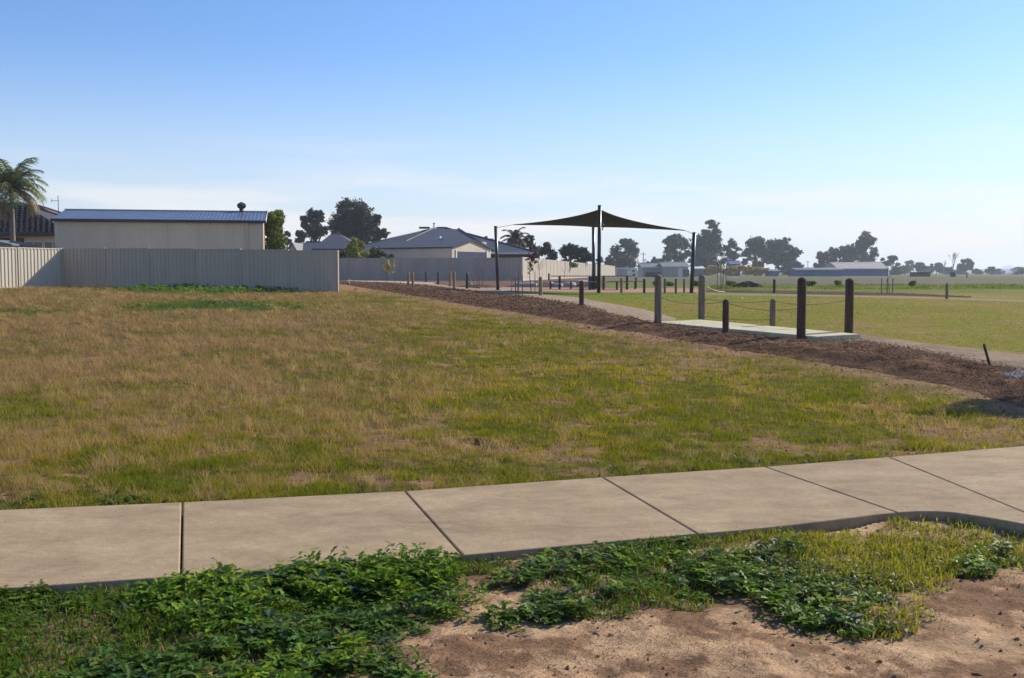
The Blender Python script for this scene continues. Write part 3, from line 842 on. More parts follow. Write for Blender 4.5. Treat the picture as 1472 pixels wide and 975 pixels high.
D0 = (X(452, 84), 84.0); D1 = (X(750, 82), 82.0)
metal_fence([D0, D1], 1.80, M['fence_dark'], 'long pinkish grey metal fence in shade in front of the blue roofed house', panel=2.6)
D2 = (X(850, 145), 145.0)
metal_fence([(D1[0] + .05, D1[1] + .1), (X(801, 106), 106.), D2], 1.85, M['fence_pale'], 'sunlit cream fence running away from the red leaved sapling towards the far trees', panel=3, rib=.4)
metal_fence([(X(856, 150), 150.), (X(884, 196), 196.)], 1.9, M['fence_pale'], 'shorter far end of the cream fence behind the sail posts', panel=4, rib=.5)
m = MB(); p = G(468, 421); 
# ------------------------------------------------------------------ big shed behind the front fence
def wbox(m, x0, x1, y0, y1, z0, z1): return m.box((x0, y0, z0), (x1, y1, z1))
sx0, sy0 = X(80, 52), 52.0; sx1, sy1 = X(379.5, 54), 54.0
sang = math.atan2(sy1 - sy0, sx1 - sx0); SL = math.hypot(sx1 - sx0, sy1 - sy0)
sgz = .85
shed = empty('shed', (sx0, sy0, sgz), sang, 'big cream metal shed with blue grey roof and rooftop vent behind the front fence', 'shed')
EAVE = Z(315.5, 52) - sgz; SD = 6.2; RR_ = .66
def ribbed_wall(x0, x1, y, z0, z1, rib=.19, d=.018, nrm=-1):
    m = MB(); n = round((x1 - x0) / rib); w = (x1 - x0) / n; vs = []; prof = []
    for r in range(n):
        s = x0 + r * w
        prof += [(s, 0), (s + .4 * w, 0), (s + .5 * w, d), (s + .85 * w, d)]
    prof.append((x1, 0))
    for s, dd in prof: vs += [(s, y + nrm * dd, z0), (s, y + nrm * dd, z1)]
    m.add(vs, [(2 * i, 2 * i + 2, 2 * i + 3, 2 * i + 1) for i in range(len(prof) - 1)])
    return m
m = ribbed_wall(0, SL, 0, -.4, EAVE); m.box((0.01, 0.01, -.4), (SL - .01, SD, EAVE))
m.add([(SL - .01, 0.01, EAVE), (SL - .01, SD, EAVE), (SL - .01, SD / 2, EAVE + RR_ - .03)], [(0, 1, 2)])
m.add([(.01, 0.01, EAVE), (.01, SD, EAVE), (.01, SD / 2, EAVE + RR_ - .03)], [(2, 1, 0)])
m.build('wall', M['wall_cream'], shed)
def corrugated(x0, x1, yz, mat_, parent, name='roof', rib=.19, d=.012, th=.01, along=True):
    """roof sheet from eave to ridge; yz = [(y,z) eave, (y,z) ridge]"""
    n = max(2, round((x1 - x0) / rib)); w = (x1 - x0) / n; prof = []
    for r in range(n):
        s = x0 + r * w
        prof += [(s, 0), (s + .35 * w, 0), (s + .5 * w, d), (s + .85 * w, d)]
    prof.append((x1, 0))
    m = MB()
    for (ya, za), (yb, zb) in zip(yz[:-1], yz[1:]):
        vs = []
        for s, dd in prof: vs += [(s, ya, za + dd), (s, yb, zb + dd)]
        o = len(vs)
        for s, dd in prof: vs += [(s, ya, za + dd - th), (s, yb, zb + dd - th)]
        k = len(prof)
        fs = [(2 * i, 2 * i + 2, 2 * i + 3, 2 * i + 1) for i in range(k - 1)] + [(o + 2 * i, o + 2 * i + 1, o + 2 * i + 3, o + 2 * i + 2) for i in range(k - 1)]
        fs += [(2 * i, o + 2 * i, o + 2 * i + 2, 2 * i + 2) for i in range(k - 1)]
        m.add(vs, fs)
    return m.build(name, mat_, parent)
roof = corrugated(-.12, SL + .12, [(-.14, EAVE + .015), (SD / 2, EAVE + RR_), (SD + .14, EAVE + .015)], M['roof_zinc'], shed)
m = MB(); m.box((-.14, -.21, EAVE - .11), (SL + .14, -.145, EAVE + .035)); m.build('gutter', M['trim_dark'], shed)
m = MB(); m.box((-.13, SD / 2 - .12, EAVE + RR_ + .012), (SL + .13, SD / 2 + .12, EAVE + RR_ + .04)); m.build('ridge_cap', M['roof_zinc'], shed)
m = MB()
for s in (SL + .125,):
    for ya, yb in ((-.14, SD / 2), (SD + .14, SD / 2)):
        m.add([(s, ya, EAVE - .10), (s, yb, EAVE + RR_ - .10), (s, yb, EAVE + RR_ + .05), (s, ya, EAVE + .05), (s + .02, ya, EAVE - .10), (s + .02, yb, EAVE + RR_ - .10), (s + .02, yb, EAVE + RR_ + .05), (s + .02, ya, EAVE + .05)],
              [(0, 1, 2, 3), (7, 6, 5, 4), (0, 4, 5, 1), (3, 2, 6, 7), (0, 3, 7, 4), (1, 5, 6, 2)])
m.build('barge_board', M['white_trim'], shed)
dpx = (X(354, 53.6) - sx0) / math.cos(sang)
m = MB(); m.tube([(dpx, -.18, EAVE - .1), (dpx, -.07, EAVE - .28), (dpx, -.07, -.3)], .045, 8); m.build('downpipe', M['wall_cream'], shed)
for fx in (.085, .31, .53, .77):
    m = MB(); m.box((SL * fx - .02, -.024, 0), (SL * fx + .02, -.019, EAVE - .02)); m.build('sheet_joint', M['wall_cream'], shed)

def whirlybird(parent, x, y, z, s, mt, name='roof_vent'):
    m = MB()
    m.tube([(x, y, z - .25 * s), (x, y, z + .25 * s)], .2 * s, 12)
    v = m.build(name, mt, parent)
    m = MB(); n = 20
    prof = [(.20, .25), (.33, .33), (.40, .48), (.38, .62), (.26, .74), (.08, .80)]
    for k in range(n):
        a = 2 * PI * k / n; b = a + 2 * PI / n * 1.25
        vs = []
        for i, (r, h_) in enumerate(prof):
            vs += [(x + s * r * math.cos(a), y + s * r * math.sin(a), z + s * h_), (x + s * (r - .05) * math.cos(b), y + s * (r - .05) * math.sin(b), z + s * h_)]
        m.add(vs, [(2 * i, 2 * i + 1, 2 * i + 3, 2 * i + 2) for i in range(len(prof) - 1)])
    m.tube([(x, y, z + .76 * s), (x, y, z + .83 * s)], .14 * s, 12)
    m.build('vent_fins', mt, v)
    return v
whirlybird(shed, (X(338, 55.5) - sx0) / math.cos(sang) + .7, SD / 2 - .15, EAVE + RR_, .60, M['trim_dark'])

# ------------------------------------------------------------------ hip and gable roofed houses
def hip_roof(parent, x0, x1, y0, y1, ze, pitch, mt, th=.12, name='roof', hipl=True, hipr=True, fascia=None):
    d = (y1 - y0) / 2; zr = ze + d * math.tan(pitch)
    rl = x0 + (d if hipl else 0); rr = x1 - (d if hipr else 0); ym = (y0 + y1) / 2
    vs = [(x0, y0, ze), (x1, y0, ze), (x1, y1, ze), (x0, y1, ze), (rl, ym, zr), (rr, ym, zr)]
    m = MB(); m.add(vs, [(0, 1, 5, 4), (1, 2, 5), (2, 3, 4, 5), (3, 0, 4), (0, 3, 2, 1)])
    r = m.build(name, mt, parent)
    if fascia:
        f = MB()
        f.box((x0 - .02, y0 - .06, ze - .17), (x1 + .02, y0 - .003, ze + .02)); f.box((x0 - .06, y0, ze - .17), (x0 - .003, y1, ze + .02)); f.box((x1 + .003, y0, ze - .17), (x1 + .06, y1, ze + .02))
        f.build('gutter', fascia, parent)
    # hip and ridge caps
    c = MB()
    for a, b in ((0, 4), (3, 4), (1, 5), (2, 5), (4, 5)):
        pa = np.array(vs[a]) + (0, 0, .03); pb = np.array(vs[b]) + (0, 0, .03)
        c.tube([pa, pb], .07, 6)
    c.build('ridge_cap', mt, r)
    return r, zr
def window(parent, x0, x1, z0, z1, y, name='window', frame='white_trim'):
    m = MB(); w = .05
    m.box((x0, y - .03, z0), (x0 + w, y + .03, z1)); m.box((x1 - w, y - .03, z0), (x1, y + .03, z1))
    m.box((x0 + w, y - .03, z1 - w), (x1 - w, y + .03, z1)); m.box((x0 + w, y - .03, z0), (x1 - w, y + .03, z0 + w))
    m.box(((x0 + x1) / 2 - w / 2, y - .03, z0 + w), ((x0 + x1) / 2 + w / 2, y + .03, z1 - w))
    f = m.build(name, M[frame], parent)
    g_ = MB(); g_.box((x0 + w, y - .008, z0 + w), ((x0 + x1) / 2 - w / 2, y + .008, z1 - w)); g_.box(((x0 + x1) / 2 + w / 2, y - .008, z0 + w), (x1 - w, y + .008, z1 - w))
    g_.build('pane', M['glass'], f)

# left tiled house
hz = .85; hy = 62.0
house = empty('house', (-34, hy, hz), 0, 'brown tiled house behind the palm at the left edge', 'house')
ez = Z(335.5, hy) - hz
m = MB(); m.box((-8, .6, -.4), (7.0, 9.6, ez - .05)); m.build('wall', M['wall_cream'], house)
x1h = -26.3 + 34
m = MB(); m.box((X(-10, hy) + 34, .5, -.3), (X(29, hy) + 34, .62, ez - .25)); m.build('brick_panel', M['brick'], house)
pitch = R(22.5)
r_, zr = hip_roof(house, -9, x1h, 0, 10, ez, pitch, M['roof_tile'], fascia=M['trim_dark'])
# real tile courses on the street slope
rows, cols = 17, 60
m = MB(); vs = []; fs = []
for r in range(rows):
    f0 = r / rows; f1 = (r + 1.0) / rows
    y0, y1 = 5 * f0, 5 * f1
    z0, z1 = ez + y0 * math.tan(pitch), ez + y1 * math.tan(pitch)
    xa, xb = -9 + y0, x1h - y0
    nt_ = int((xb - xa) / .33)
    for t in range(nt_):
        w = (xb - xa) / nt_; xx = xa + w * t + (w / 2 if r % 2 else 0)
        if xx + w > xb - .1: continue
        lz = [(0, .035), (.25, .075), (.5, .085), (.75, .055), (1.0, .03)]
        o = len(vs)
        for s, hgt in lz: vs += [(xx + s * w, y0 - .03, z0 + hgt * 1.5 + .06), (xx + s * w, y1, z1 + hgt * .8 - .01)]
        fs += [(o + 2 * i, o + 2 * i + 2, o + 2 * i + 3, o + 2 * i + 1) for i in range(4)]
        o2 = len(vs); vs += [(xx, y0 - .02, z0 - .0), (xx + w, y0 - .02, z0)]
        fs += [(o, o2, o2 + 1, o + 8)]
m.add(vs, fs, True); m.build('roof_tiles', M['roof_tile'], r_)
window(house, X(30, hy) + 34, X(57, hy) + 34, Z(356, hy) - hz - .6, Z(346.5, hy) - hz, .57)
window(house, X(58.5, hy) + 34, X(84, hy) + 34, Z(356, hy) - hz - .6, Z(346.5, hy) - hz, .57)
m = MB(); m.box((-3.0, 9.6, -.3), (3, 18, ez)); m.build('rear_wing', M['wall_cream'], house)
r2, _ = hip_roof(house, -6.5, 5.6, 8, 19.5, ez + .1, pitch, M['roof_tile_pale'], name='rear_roof')
an_ = empty('antenna', at(84, 303, 66), 0, 'thin rooftop television antenna right of the palm', 'antenna')
m = MB(); m.tube([(0, 0, -.35), (0, 0, .95)], .022, 6); m.build('mast', M['trim_dark'], an_)
m = MB(); m.tube([(-.42, 0, .62), (.05, 0, .62)], .014, 5)
for k in range(5): m.tube([(-.4 + .1 * k, -.18, .62), (-.4 + .1 * k, .18, .62)], .008, 4)
m.tube([(-.42, 0, .5), (-.42, 0, .76)], .012, 5); m.build('crossbar', M['trim_dark'], an_)
gs = empty('garden_shed', (X(-30, 50), 50, .85), 0, 'small cream garden shed roof poking above the sunlit fence', 'shed')
w_ = X(17, 50) - X(-30, 50)
m = MB(); m.box((0, 0, -.2), (w_, 2.4, Z(352, 50) - .85)); m.build('wall', M['wall_cream'], gs)
m = MB(); zt = Z(353, 50) - .85; m.add([(-.1, -.15, zt), (w_ + .12, -.15, zt), (w_ + .12, 2.5, zt + .02), (-.1, 2.5, zt + .02), (-.1, -.15, zt + .3), (w_ * .4, -.15, zt + .27), (w_ + .12, -.15, zt + .06), (w_ + .12, 2.5, zt + .08), (w_ * .4, 2.5, zt + .29), (-.1, 2.5, zt + .32)],
    [(0, 1, 6, 5, 4), (4, 5, 8, 9), (5, 6, 7, 8), (1, 2, 7, 6), (0, 3, 2, 1), (0, 4, 9, 3), (3, 9, 8, 7, 2)]); m.build('roof', M['roof_pale'], gs)

# big blue-grey house in the middle
bz = .87; by = 93.0
hb = empty('house', (0, by, bz), 0, 'low house with wide blue grey hip roof behind the long shaded fence', 'house')
ex0, ex1 = X(470, by), X(772, by + 3)
zr_t = Z(327.5, by + 12) - bz; ze_ = Z(362, by) - bz
dd = 9.0; pit = math.atan((zr_t - ze_) / dd)
m = MB(); m.box((ex0 + .6, 3.6, -.3), (ex1 - .6, 20.4, ze_)); m.build('wall', M['brick'], hb)
r_, zz = hip_roof(hb, ex0, ex1, 3, 21, ze_, pit, M['roof_slate'], fascia=M['white_trim'])
# nearer wing with its own hip
wx0, wx1 = X(552, by + 1), X(712, by + 1)
wm = MB(); yr = 11.2
rl, rr = X(622, by + 11), X(659, by + 11)
zw = Z(329, by + 11) - bz
wz = ze_ - .0
wm.add([(wx0, 1.0, wz), (wx1, 1.0, wz), (wx1, 12, wz), (rr, yr, zw - .02), (rl, yr, zw - .02), (wx0, 12, wz)], [(0, 1, 3, 4), (1, 2, 3), (0, 4, 5), (5, 4, 3, 2)])
wm.build('wing_roof', M['roof_slate'], hb)
m = MB(); m.box((wx0 + .5, 1.5, -.3), (wx1 - .5, 3.55, wz - .02)); m.build('wing_wall', M['brick'], hb)
m = MB(); m.box((wx0, .93, wz - .16), (wx1, .995, wz + .02)); m.build('wing_gutter', M['white_trim'], hb)
cm = MB()
for a, b in (((wx0, 1.0, wz), (rl, yr, zw)), ((wx1, 1.0, wz), (rr, yr, zw))):
    cm.tube([np.array(a) + (0, 0, .03), np.array(b) + (0, 0, .03)], .08, 6)
cm.build('hip_cap', M['trim_dark'], hb)
m = MB(); m.tube([(X(624, by + 11), 11.4, zz - .6), (X(624, by + 11), 11.4, zz + .42)], .09, 8); m.tube([(X(624, by + 11), 11.4, zz + .36), (X(624, by + 11), 11.4, zz + .46)], .14, 8); m.build('flue', M['white_plastic'], hb)
m = MB(); m.box((X(603, by + 12), 11.7, zz - .1), (X(618, by + 12), 12.3, zz + .08)); m.build('ridge_vent', M['roof_slate'], hb)
m = MB(); sxx = X(690, by)
m.add([(sxx, 5.6, ze_ + 2.6 * math.tan(pit) + .05), (sxx + .5, 5.6, ze_ + 2.6 * math.tan(pit) + .05), (sxx + .35, 6.3, ze_ + 3.3 * math.tan(pit) + .08), (sxx - .1, 6.3, ze_ + 3.3 * math.tan(pit) + .08)], [(0, 1, 2, 3)]); m.build('skylight', M['white_trim'], hb)

# garage in front of it, its gable turned to the sun
ga = math.atan2(-.5, .866)
gx0, gy0 = X(650, 88), 88.0
GL, GW = 7.6, 6.3
gar = empty('garage', (gx0, gy0, bz), 0, 'cream metal garage with blue roller door below the blue grey roof', 'garage')
gar.rotation_euler = (0, 0, ga)
ge = Z(355.5, 88) - bz; gr = .72
m = ribbed_wall(-GL, 0, 0, -.3, ge, .4); m.box((-GL, .01, -.3), (-.01, GW, ge)); m.add([(-.01, 0, ge), (-.01, GW, ge), (-.01, GW / 2, ge + gr - .04)], [(0, 1, 2)])
m.build('wall', M['wall_cream'], gar)
corrugated(-GL - .1, .1, [(-.12, ge + .01), (GW / 2, ge + gr), (GW + .12, ge + .01)], M['roof_slate'], gar, rib=.4)
m = MB(); m.box((-GL - .1, -.20, ge - .08), (.1, -.125, ge + .03)); m.build('gutter', M['trim_dark'], gar)
m = MB()
for ya, yb in ((-.14, GW / 2), (GW + .14, GW / 2)):
    m.add([(.105, ya, ge - .10), (.105, yb, ge + gr - .10), (.105, yb, ge + gr + .04), (.105, ya, ge + .04), (.13, ya, ge - .10), (.13, yb, ge + gr - .10), (.13, yb, ge + gr + .04), (.13, ya, ge + .04)],
          [(0, 1, 2, 3), (7, 6, 5, 4), (0, 4, 5, 1), (3, 2, 6, 7)])
m.build('barge_board', M['trim_dark'], gar)
m = MB(); dz = Z(362, 90) - bz
for k in range(12): m.box((.02, .7, dz / 12 * k), (.045 + .012 * (k % 2), GW - .8, dz / 12 * (k + 1) - .004))
m.build('roller_door', M['door_blue'], gar)
m = MB(); m.box((.0, .52, 0), (.06, .69, dz + .14)); m.box((.0, GW - .79, 0), (.06, GW - .62, dz + .14)); m.build('door_frame', M['white_trim'], gar)
m = MB(); m.box((-GL + .02, -.06, -.2), (-GL + .16, -.012, ge - .03)); m.build('corner_trim', M['white_trim'], gar)
whirlybird(hb, X(632.5, 97), 4.2, wz + 3.2 * (zw - wz) / 10.2 + .1, .75, M['steel'], 'whirly_vent')
# green-roofed lean-to behind the fence
ln_ = empty('carport', (X(745, 96), 96, bz), 0, 'pale green roofed carport between the red leaved sapling and the dark hedge', 'carport')
w_ = X(782, 96) - X(745, 96)
zt = Z(377, 96) - bz; zh = Z(370.5, 96) - bz
m = MB(); m.add([(0, -.2, zh), (w_, -.2, zt + .15), (w_, 3.5, zt + .15), (0, 3.5, zh), (0, -.2, zh - .1), (w_, -.2, zt + .05), (w_, 3.5, zt + .05), (0, 3.5, zh - .1)], [(0, 1, 2, 3), (7, 6, 5, 4), (0, 4, 5, 1), (1, 5, 6, 2), (2, 6, 7, 3), (3, 7, 4, 0)]); m.build('roof', M['green_sheet'], ln_)
m = MB()
for xx in (.06, w_ - .08): m.box((xx, -.1, -.2), (xx + .08, 0, zt)); m.box((xx, 3.2, -.2), (xx + .08, 3.3, zt))
m.build('support_posts', M['green_sheet'], ln_)

# dark roofs between the shed and the big house
def gable_house(label, px0, px1, depth, py_eave, py_ridge, roof, wall, dep=9, gable=None, name='house', ridge_in=(0, 0), cat='house', gz=None):
    gz = rise1(X((px0 + px1) / 2, depth), depth) if gz is None else gz
    h = empty(name, (X(px0, depth), depth, gz), 0, label, cat)
    w = X(px1, depth) - X(px0, depth); e = Z(py_eave, depth) - gz; rz = Z(py_ridge, depth + dep / 2) - gz
    m = MB(); m.box((.3, .3, -.3), (w - .3, dep - .3, e)); m.build('wall', wall, h)
    a, b = ridge_in
    vs = [(0, 0, e), (w, 0, e), (w, dep, e), (0, dep, e), (a, dep / 2, rz), (w - b, dep / 2, rz)]
    m = MB(); m.add(vs, [(0, 1, 5, 4), (1, 2, 5), (2, 3, 4, 5), (3, 0, 4), (0, 3, 2, 1)]); rf = m.build('roof', roof, h)
    m = MB(); m.box((-.02, -.1, e - .15), (w + .02, -.003, e + .03)); m.build('gutter', M['white_trim'] if roof != M['roof_slate'] else M['trim_dark'], h)
    m = MB(); m.tube([np.array(vs[4]) + (0, 0, .02), np.array(vs[5]) + (0, 0, .02)], .1, 6); m.build('ridge_cap', roof, rf)
    return h, w, e, rz
h1, w, e, rz = gable_house('dark roofed house with small pale gable right of the lime green tree', 403, 452, 112, 362, 348, M['roof_slate'], M['wall_cream'], 8, ridge_in=(2, 0))
gxx = X(421, 111) - X(403, 112)
m = MB()
a = X(411, 110) - X(403, 112); b = X(433, 110) - X(403, 112)
zt_ = Z(348.5, 110) - h1.location.z
m.add([(a, -2.5, e - .4), (b, -2.5, e - .4), ((a + b) / 2, -2.5, zt_ - .2), (a, 3, e - .4), (b, 3, e - .4), ((a + b) / 2, 3.5, zt_ - .2)], [(0, 1, 2)]); m.build('gable', M['wall_cream'], h1)
m = MB()
for s, q in ((a, (a + b) / 2), (b, (a + b) / 2)):
    m.add([(s, -2.7, e - .4), (q, -2.7, zt_), (q, 3.5, zt_), (s, 3.5, e - .4)], [(0, 1, 2, 3)])
    m.tube([(s, -2.72, e - .42), (q, -2.72, zt_ - .02)], .07, 4)
m.build('porch_roof', M['roof_pale'], h1)
gable_house('steeper dark roofed house half hidden below the rounded dark eucalyptus', 449, 520, 106, 358, 336.0, M['roof_slate'], M['brick'], 11, ridge_in=(1.0, 3.2))
m = MB()

# ------------------------------------------------------------------ shade sail
def post(name, base, top, r, mt, label, cat, group=None, n=14):
    o = empty(name, base, 0, label, cat, group)
    d = [top[i] - base[i] for i in range(3)]
    m = MB(); m.tube([(0, 0, -.3), d], r, n); m.build('pole', mt, o)
    m = MB(); m.tube([np.array(d), np.array(d) + (0, 0, .03)], r * 1.12, n); m.build('cap', mt, o)
    m = MB(); m.box((-.17, -.17, .0), (.17, .17, .02)); m.build('base_plate', mt, o)
    return o
def sailpost(pxb, pyb, pxt, pyt, lean_y, label, r=.085):
    b = G(pxb, pyb); z = rise1(*b); t = at(pxt, pyt, b[1] + lean_y)
    o = post('sail_post', (b[0], b[1], z), t, r, M['post_dark'], label, 'post', 'posts holding the shade sail')
    return o, t
sp = {}
sp['l'], TL = sailpost(716, 417.5, 712.5, 326, .3, 'dark steel sail post standing left of the others beside the brown mulch')
sp['f'], TF = sailpost(860.5, 421.5, 862, 296, -.2, 'tallest dark steel post in the middle holding the sail peak')
sp['r'], TR = sailpost(993.5, 421.5, 998, 335, .1, 'leaning dark steel sail post to the right above the far bollards', .09)
bb = (X(853.5, 57), 57.0); zb = rise1(*bb); TB = at(853, 324, 57.3)
post('sail_post', (bb[0], bb[1], zb), TB, .085, M['post_dark'], 'shorter dark steel post just behind the tallest sail post', 'post', 'posts holding the shade sail')
m = MB(); fpos = sp['f'].location
dtop = np.array(TF) - np.array(fpos)
m.tube([dtop * .80 + (.09, -.06, 0), dtop * .80 + (.20, -.08, -.10), dtop * .72 + (.12, -.06, 0)], .03, 6); m.tube([dtop * .79 + (0, -.1, .02), dtop * .73 + (0, -.1, 0)], .05, 8)
m.build('winch', M['post_dark'], sp['f'])
cl = at(738, 323.2, TL[1] - .3); cr = at(985, 331.5, TR[1] + .1); cf = at(862, 301, TF[1] + .25); cb = at(853.5, 326.5, TB[1] - .4)
# corners: left, front(high), right, back
Cn = [np.array(cl), np.array(cf), np.array(cr), np.array(cb)]
N_ = 26
sv = []
mid = sum(Cn) / 4
for i in range(N_ + 1):
    for j in range(N_ + 1):
        u, v = i / N_, j / N_
        p = Cn[0] * (1 - u) * (1 - v) + Cn[1] * u * (1 - v) + Cn[2] * u * v + Cn[3] * (1 - u) * v
        # edges curve inwards like a tensioned membrane
        for (w_e, A, B, t) in ((1 - v, Cn[0], Cn[1], u), (v, Cn[3], Cn[2], u), (1 - u, Cn[0], Cn[3], v), (u, Cn[1], Cn[2], v)):
            inward = mid - (A + B) / 2; inward[2] *= .9
            p = p + inward * .22 * 4 * t * (1 - t) * w_e ** 1.6
        sv.append(p)
sv = np.array(sv)
idx = np.arange((N_ + 1) ** 2).reshape(N_ + 1, N_ + 1)
q = np.stack([idx[:-1, :-1], idx[1:, :-1], idx[1:, 1:], idx[:-1, 1:]], -1).reshape(-1, 4)
nv = len(sv)
sail_root = empty('shade_sail', (mid[0], mid[1], mid[2]), 0, 'dark green shade sail stretched between the four dark posts', 'shade sail')
off = np.array(sail_root.location)
V2 = np.vstack([sv - off, sv - off - (0, 0, .006)])
s_ = np_mesh('cloth', V2, [q, q[:, ::-1] + nv], M['sail'], parent=sail_root, smooth=True)
m = MB()
for ring in (idx[:, 0], idx[-1, :], idx[:, -1], idx[0, :]):
    m.tube([sv[i] - off for i in ring], .018, 5)
m.build('hem_cable', M['sail'], sail_root)
for c0, t0 in ((Cn[0], TL), (Cn[1], TF), (Cn[2], TR), (Cn[3], TB)):
    m = MB(); m.tube([c0 - off, np.array(t0) - off - (0, 0, .06)], .014, 5); m.build('stay_cable', M['steel'], sail_root)

# ------------------------------------------------------------------ bollards
def bollard_mesh(h, r, dome, seed):
    m = MB(); rnd = random.Random(seed)
    n = 14; prof = [(-.25, r * 1.0), (0, r * 1.0), (h * .5, r * .99), (h - dome, r * .98)]
    for k in range(1, 5):
        a = k / 5 * PI / 2; prof.append((h - dome + dome * math.sin(a), r * .98 * math.cos(a)))
    prof.append((h, r * .12))
    m.tube([((rnd.random() - .5) * .004, 0, z) for z, _ in prof], [q for _, q in prof], n)
    return m
def bollard(pxb, pyb, pyt, wpx, mt, label, group=None, dome=None, tilt=0):
    b = G(pxb, pyb); z = rise1(*b); h = (pyb - pyt) * b[1] / F_PX; r = wpx * b[1] / F_PX / 2
    mm = bollard_mesh(h, r, dome or r * .8, int(pxb))
    o = mm.build('bollard', mt)
    o.location = (b[0], b[1], z); o.rotation_euler = (0, tilt, random.random() * 6)
    if tilt: o.rotation_euler = (0, tilt, 0)
    return tag(o, label, 'bollard', group), b, h
T = M['timber']; TD = M['timber_dark']; TG = M['timber_gold']
gb = 'timber bollards round the concrete footbridge'
BR = {}
for key, a in {
    'nl': (946, 467.5, 394.5, 11, T, 'tall grey bollard at the near left corner of the concrete slab'),
    'fl': (1008.5, 462, 395.5, 10.5, T, 'tall grey bollard wrapped with wire at the far left corner of the concrete slab'),
    'nm': (1043, 479.5, 430, 9.5, TD, 'short dark bollard on the near side of the concrete slab'),
    'fm': (1110.5, 471, 429.5, 9, T, 'short grey bollard on the far side of the concrete slab'),
    'nr': (1151.5, 486.5, 398.5, 13, TD, 'thick tall brown bollard at the near right corner of the concrete slab'),
    'fr': (1220, 480.5, 400, 12.5, TD, 'tall very dark bollard at the far right end of the concrete slab')}.items():
    BR[key] = bollard(*a, gb)
gs_ = 'small timber bollards about the park'
for a in [
    (587, 412.5, 390.5, 3.6, TG, 'left post of the first pair of golden bollards by the pale walk'),
    (593.5, 413.5, 391.5, 3.6, TG, 'right post of the first pair of golden bollards by the pale walk'),
    (612.5, 406.5, 391, 3.0, TD, 'thin bollard near the fence just right of the first golden pair'),
    (630, 409, 391, 3.2, TD, 'dark slim bollard midway between the two golden bollard pairs'),
    (647, 412.3, 390.5, 3.6, TG, 'left post of the second pair of golden bollards'),
    (653, 414.5, 391, 4.0, TG, 'right post of the second pair of golden bollards'),
    (671.5, 415.5, 392, 4.4, M['post_dark'], 'near black bollard left of the left sail post'),
    (777, 425.5, 398, 5.4, TG, 'light brown bollard beside the gravel path below the picnic tables'),
    (836, 440, 403.5, 7.2, TD, 'dark brown bollard at the mulch edge left of the tall bollards'),
    (893.3, 421.5, 399.3, 3.8, TG, 'slim bollard in front of the right picnic table'),
    (914, 415, 398.5, 3.0, TD, 'far dark bollard at the right end of the right picnic table'),
    (926, 421.4, 400.6, 3.8, TD, 'dark bollard on the lawn edge right of the picnic tables'),
    (955.6, 421.4, 400.6, 3.6, T, 'grey bollard seen just right of the near left tall bollard'),
    (971.5, 422, 400.6, 3.4, T, 'middle grey bollard of the row before the leaning sail post'),
    (983.3, 421, 400.6, 3.0, T, 'last grey bollard before the leaning sail post'),
    (1112.8, 422, 401.3, 3.8, TD, 'lone bollard beside the dark dirt heap'),
    (1361, 430, 407, 4.2, TG, 'lone bollard on the far path towards the right edge'),
    (789, 409, 393, 2.6, M['post_dark'], 'small black bollard beyond the left end of the picnic table'),
]:
    bollard(*a, gs_)

# wire ropes between the footbridge bollards
def sag(p, q, s, r, label, group='wire ropes strung between the footbridge bollards'):
    P = [np.array(p) * (1 - t) + np.array(q) * t - (0, 0, s * 4 * t * (1 - t)) for t in np.linspace(0, 1, 14)]
    c0 = P[0].copy(); m = MB(); m.tube([x_ - c0 for x_ in P], r, 6); o = m.build('wire_rope', M['wire']); o.location = c0
    return tag(o, label, 'rope', group)
def bp_(key, f):
    _, b, h = BR[key]; return (b[0], b[1], rise1(*b) + h * f)
sag(bp_('fl', .50), bp_('fm', .93), .07, .006, 'upper wire rope from the far left tall bollard to the far short bollard')
sag(bp_('fm', .93), bp_('fr', .62), .10, .006, 'upper wire rope from the far short bollard to the dark right bollard')
sag(bp_('fl', .12), bp_('fm', .28), .05, .007, 'low wire rope near the slab on the far left side')
sag(bp_('nl', .55), bp_('nm', .93), .10, .006, 'wire rope from the near left tall bollard down to the short dark bollard')
sag(bp_('nm', .90), bp_('nr', .50), .10, .006, 'wire rope from the short dark bollard to the thick brown bollard')
m = MB(); a = np.array(bp_('fl', .80)); b_ = np.array(at(1041, 420, a[1] + 1.0))
for i in range(3):
    pass
sag(tuple(a), tuple(b_), .05, .014, 'loose pale rope end hanging off the far left tall bollard')
for kf in (.78, .46, .1):
    c0 = np.array(bp_('fl', kf)); rb = 10.5 * BR['fl'][1][1] / F_PX / 2 + .008
    m = MB(); m.tube([np.array((rb * math.cos(t), rb * math.sin(t), .004 * t)) for t in np.linspace(0, 2 * PI, 18)], .010, 5)
    o = m.build('wire_loop', M['wire']); o.location = c0
    tag(o, {.78: 'top loop of wire round the far left tall bollard', .46: 'middle loop of wire round the far left tall bollard', .1: 'lowest loop of wire round the far left tall bollard'}[kf], 'wire loop')

